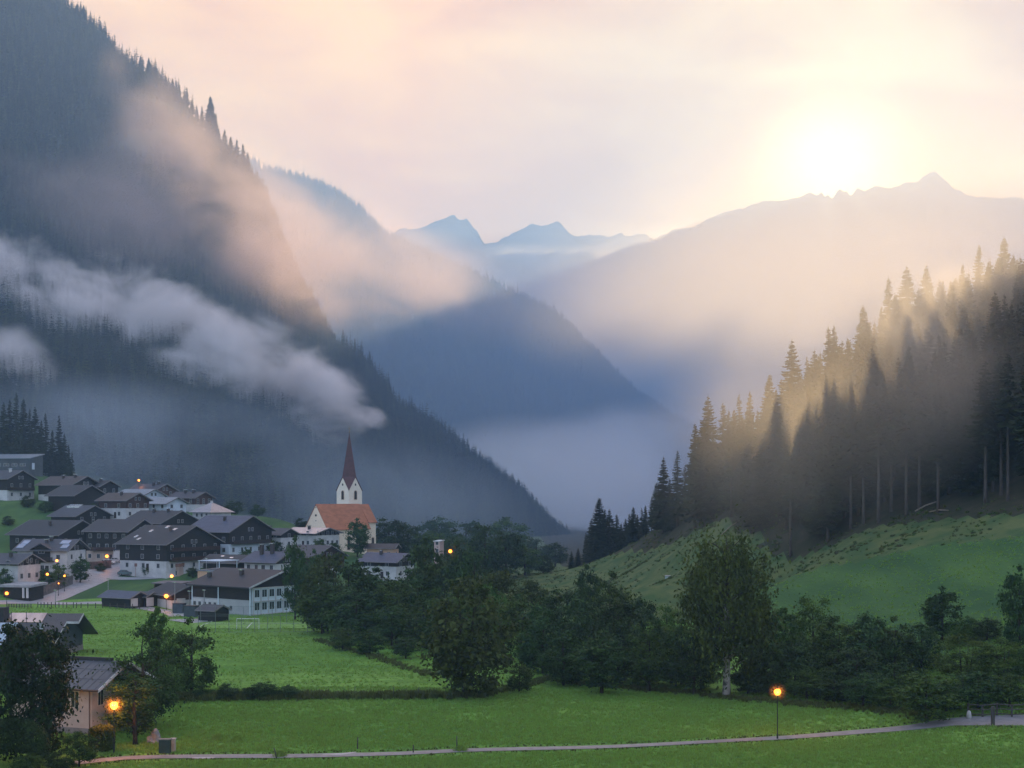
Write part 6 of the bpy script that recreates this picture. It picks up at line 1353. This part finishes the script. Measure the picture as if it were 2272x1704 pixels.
MK_FAR = mist_mat('mist_far', .013, .0042, .26, .08, (.97, .88, .83), aniso=.65)
MK_HILL = mist_mat('mist_wood', .12, .024, .36, .12, (.97, .90, .82), aniso=.6)
MK_SUNNY = mist_mat('mist_sunny', .09, .014, .28, .08, (.97, .92, .84), aniso=.6)
MK_BEAM = mist_mat('mist_beam', .0095, .0035, .08, .34, (.97, .93, .86), aniso=.5)
#MK_WISP = mist_mat('mist_wisp', .55, .036, .40, .10, (.97, .93, .86), aniso=.7, rough=.5)
def even_mist(name, dens, col, aniso=.25):
    m, nt = new_mat(name); out = N(nt, 'ShaderNodeOutputMaterial'); pv = N(nt, 'ShaderNodeVolumePrincipled'); L(nt, pv, 'Volume', out, 'Volume')
    pv.inputs['Color'].default_value = (*col, 1); pv.inputs['Anisotropy'].default_value = aniso; pv.inputs['Density'].default_value = dens; return m
MK_DEEP = even_mist('mist_deep', 3.2e-4, (.44, .64, .95))
MK_FLOOR = mist_mat('mist_floor', .026, .009, .30, .05, (.72, .84, 1.0), aniso=.2)
MISTS = [
 ('narrow rosy mist plume climbing to the skyline', 345, 285, 985, 220, 120, 60, 50, MK_ROSE),
 ('rosy mist in the middle of the hillside', 430, 440, 930, 360, 220, 38, 70, MK_ROSE),
 ('rosy mist drifting at the left edge', 150, 510, 890, 470, 190, 8, 60, MK_ROSE),
 ('broad rosy mist below the long ridge', 680, 560, 930, 380, 200, 24, 80, MK_PINK),
 ('rosy mist veiling the edge of the steep hillside', 600, 545, 900, 260, 190, 48, 60, MK_ROSE),
 ('rosy mist tail reaching beyond the shoulder', 940, 625, 930, 330, 130, 18, 80, MK_PINK),
 ('white mist at the left edge above the village', 60, 650, 790, 340, 165, 16, 55, MK_WHITE),
 ('white mist streak, thick middle part', 350, 735, 790, 340, 165, 23, 55, MK_WHITE),
 ('white mist streak, lower part', 590, 830, 800, 300, 130, 27, 50, MK_WHITE),
 ('white mist tongue ending above the spire', 715, 868, 810, 180, 72, 32, 40, MK_WHITE),
 ('small torn mist wisp right above the spire', 822, 925, 815, 70, 34, 18, 30, MK_WHITE),
 ('white mist hanging under the streak, middle part', 430, 775, 770, 210, 105, 20, 45, MK_WHITE),
 ('pale mist puff behind the left spruce stand', 0, 830, 700, 150, 130, 10, 40, MK_WHITE),
 ('pale blue mist filling the valley gap', 1230, 1120, 1350, 380, 200, 8, 240, MK_THIN),
 ('pale mist on the foot of the long ridge', 1330, 1020, 1500, 280, 130, -12, 160, MK_THIN),
 ('faint warm mist over the far slope, left part', 1180, 705, 2600, 520, 165, 2, 200, MK_FAR),
 ('faint warm mist under the sun on the far slope', 1750, 650, 2650, 640, 185, -2, 200, MK_FAR),
 ('faint warm mist below the highest far peak', 2230, 620, 2650, 380, 160, 2, 180, MK_FAR),
 ('golden mist in the tree tops of the right-hand wood', 2170, 660, 310, 300, 150, -30, 20, MK_HILL),
 ('thin sunlit mist before the right-hand wood', 1860, 900, 262, 520, 300, -24, 13, MK_SUNNY),
 ('thin air mist lit by the low sun, right half of the valley', 1810, 600, 330, 740, 235, -8, 170, MK_BEAM),
 ('thin bluish mist lying along the valley floor behind the village', 480, 1040, 640, 760, 190, 10, 70, MK_FLOOR),
]
for a in MISTS: mist(*a)
o = mist('even bluish mist filling the far valley', UC, VH, 2000, 1, 1, 0, 1450, MK_DEEP); o.scale = (1900, 1480, 640); o.location = (0, 2010, 120)
for i, (rt, hh, gl) in enumerate(LAMPS):  # a ball of mist added at every lamp to spread its light into a halo
    o = mist('small ball of added mist giving a lit street lamp its halo', UC, VH, 100, 1, 1, 0, 1, GLOWM); rr = gl*3.4; o.scale = (rr, rr, rr); o.location = rt.location + Vector((0, 0, hh)); o['group'] = 'added halo mist of the street lamps'

cd = bpy.data.cameras.new('camera'); co = bpy.data.objects.new('camera', cd); COL.objects.link(co); SC.camera = co
co.location = (0, 0, EYE); co.rotation_euler = (R(90), 0, 0); cd.sensor_fit = 'HORIZONTAL'; cd.sensor_width = 36; cd.lens = 36*F/2272
cd.shift_y = (VH - 852)/2272; cd.clip_start = .5; cd.clip_end = 20000

SC.render.engine = 'CYCLES'; cy = SC.cycles
cy.max_bounces = 5; cy.diffuse_bounces = 2; cy.glossy_bounces = 2; cy.transmission_bounces = 2; cy.transparent_max_bounces = 8; cy.volume_bounces = 2
cy.use_denoising = True; cy.caustics_reflective = False; cy.caustics_refractive = False; cy.sample_clamp_indirect = 4
try: cy.denoiser = 'OPENIMAGEDENOISE'; cy.denoising_input_passes = 'RGB_ALBEDO_NORMAL'
except Exception: pass
cy.volume_step_rate = 2.0; cy.volume_max_steps = 256
SC.view_settings.view_transform = 'Standard'; SC.view_settings.look = 'None'; SC.view_settings.exposure = 1.0; SC.view_settings.gamma = 1
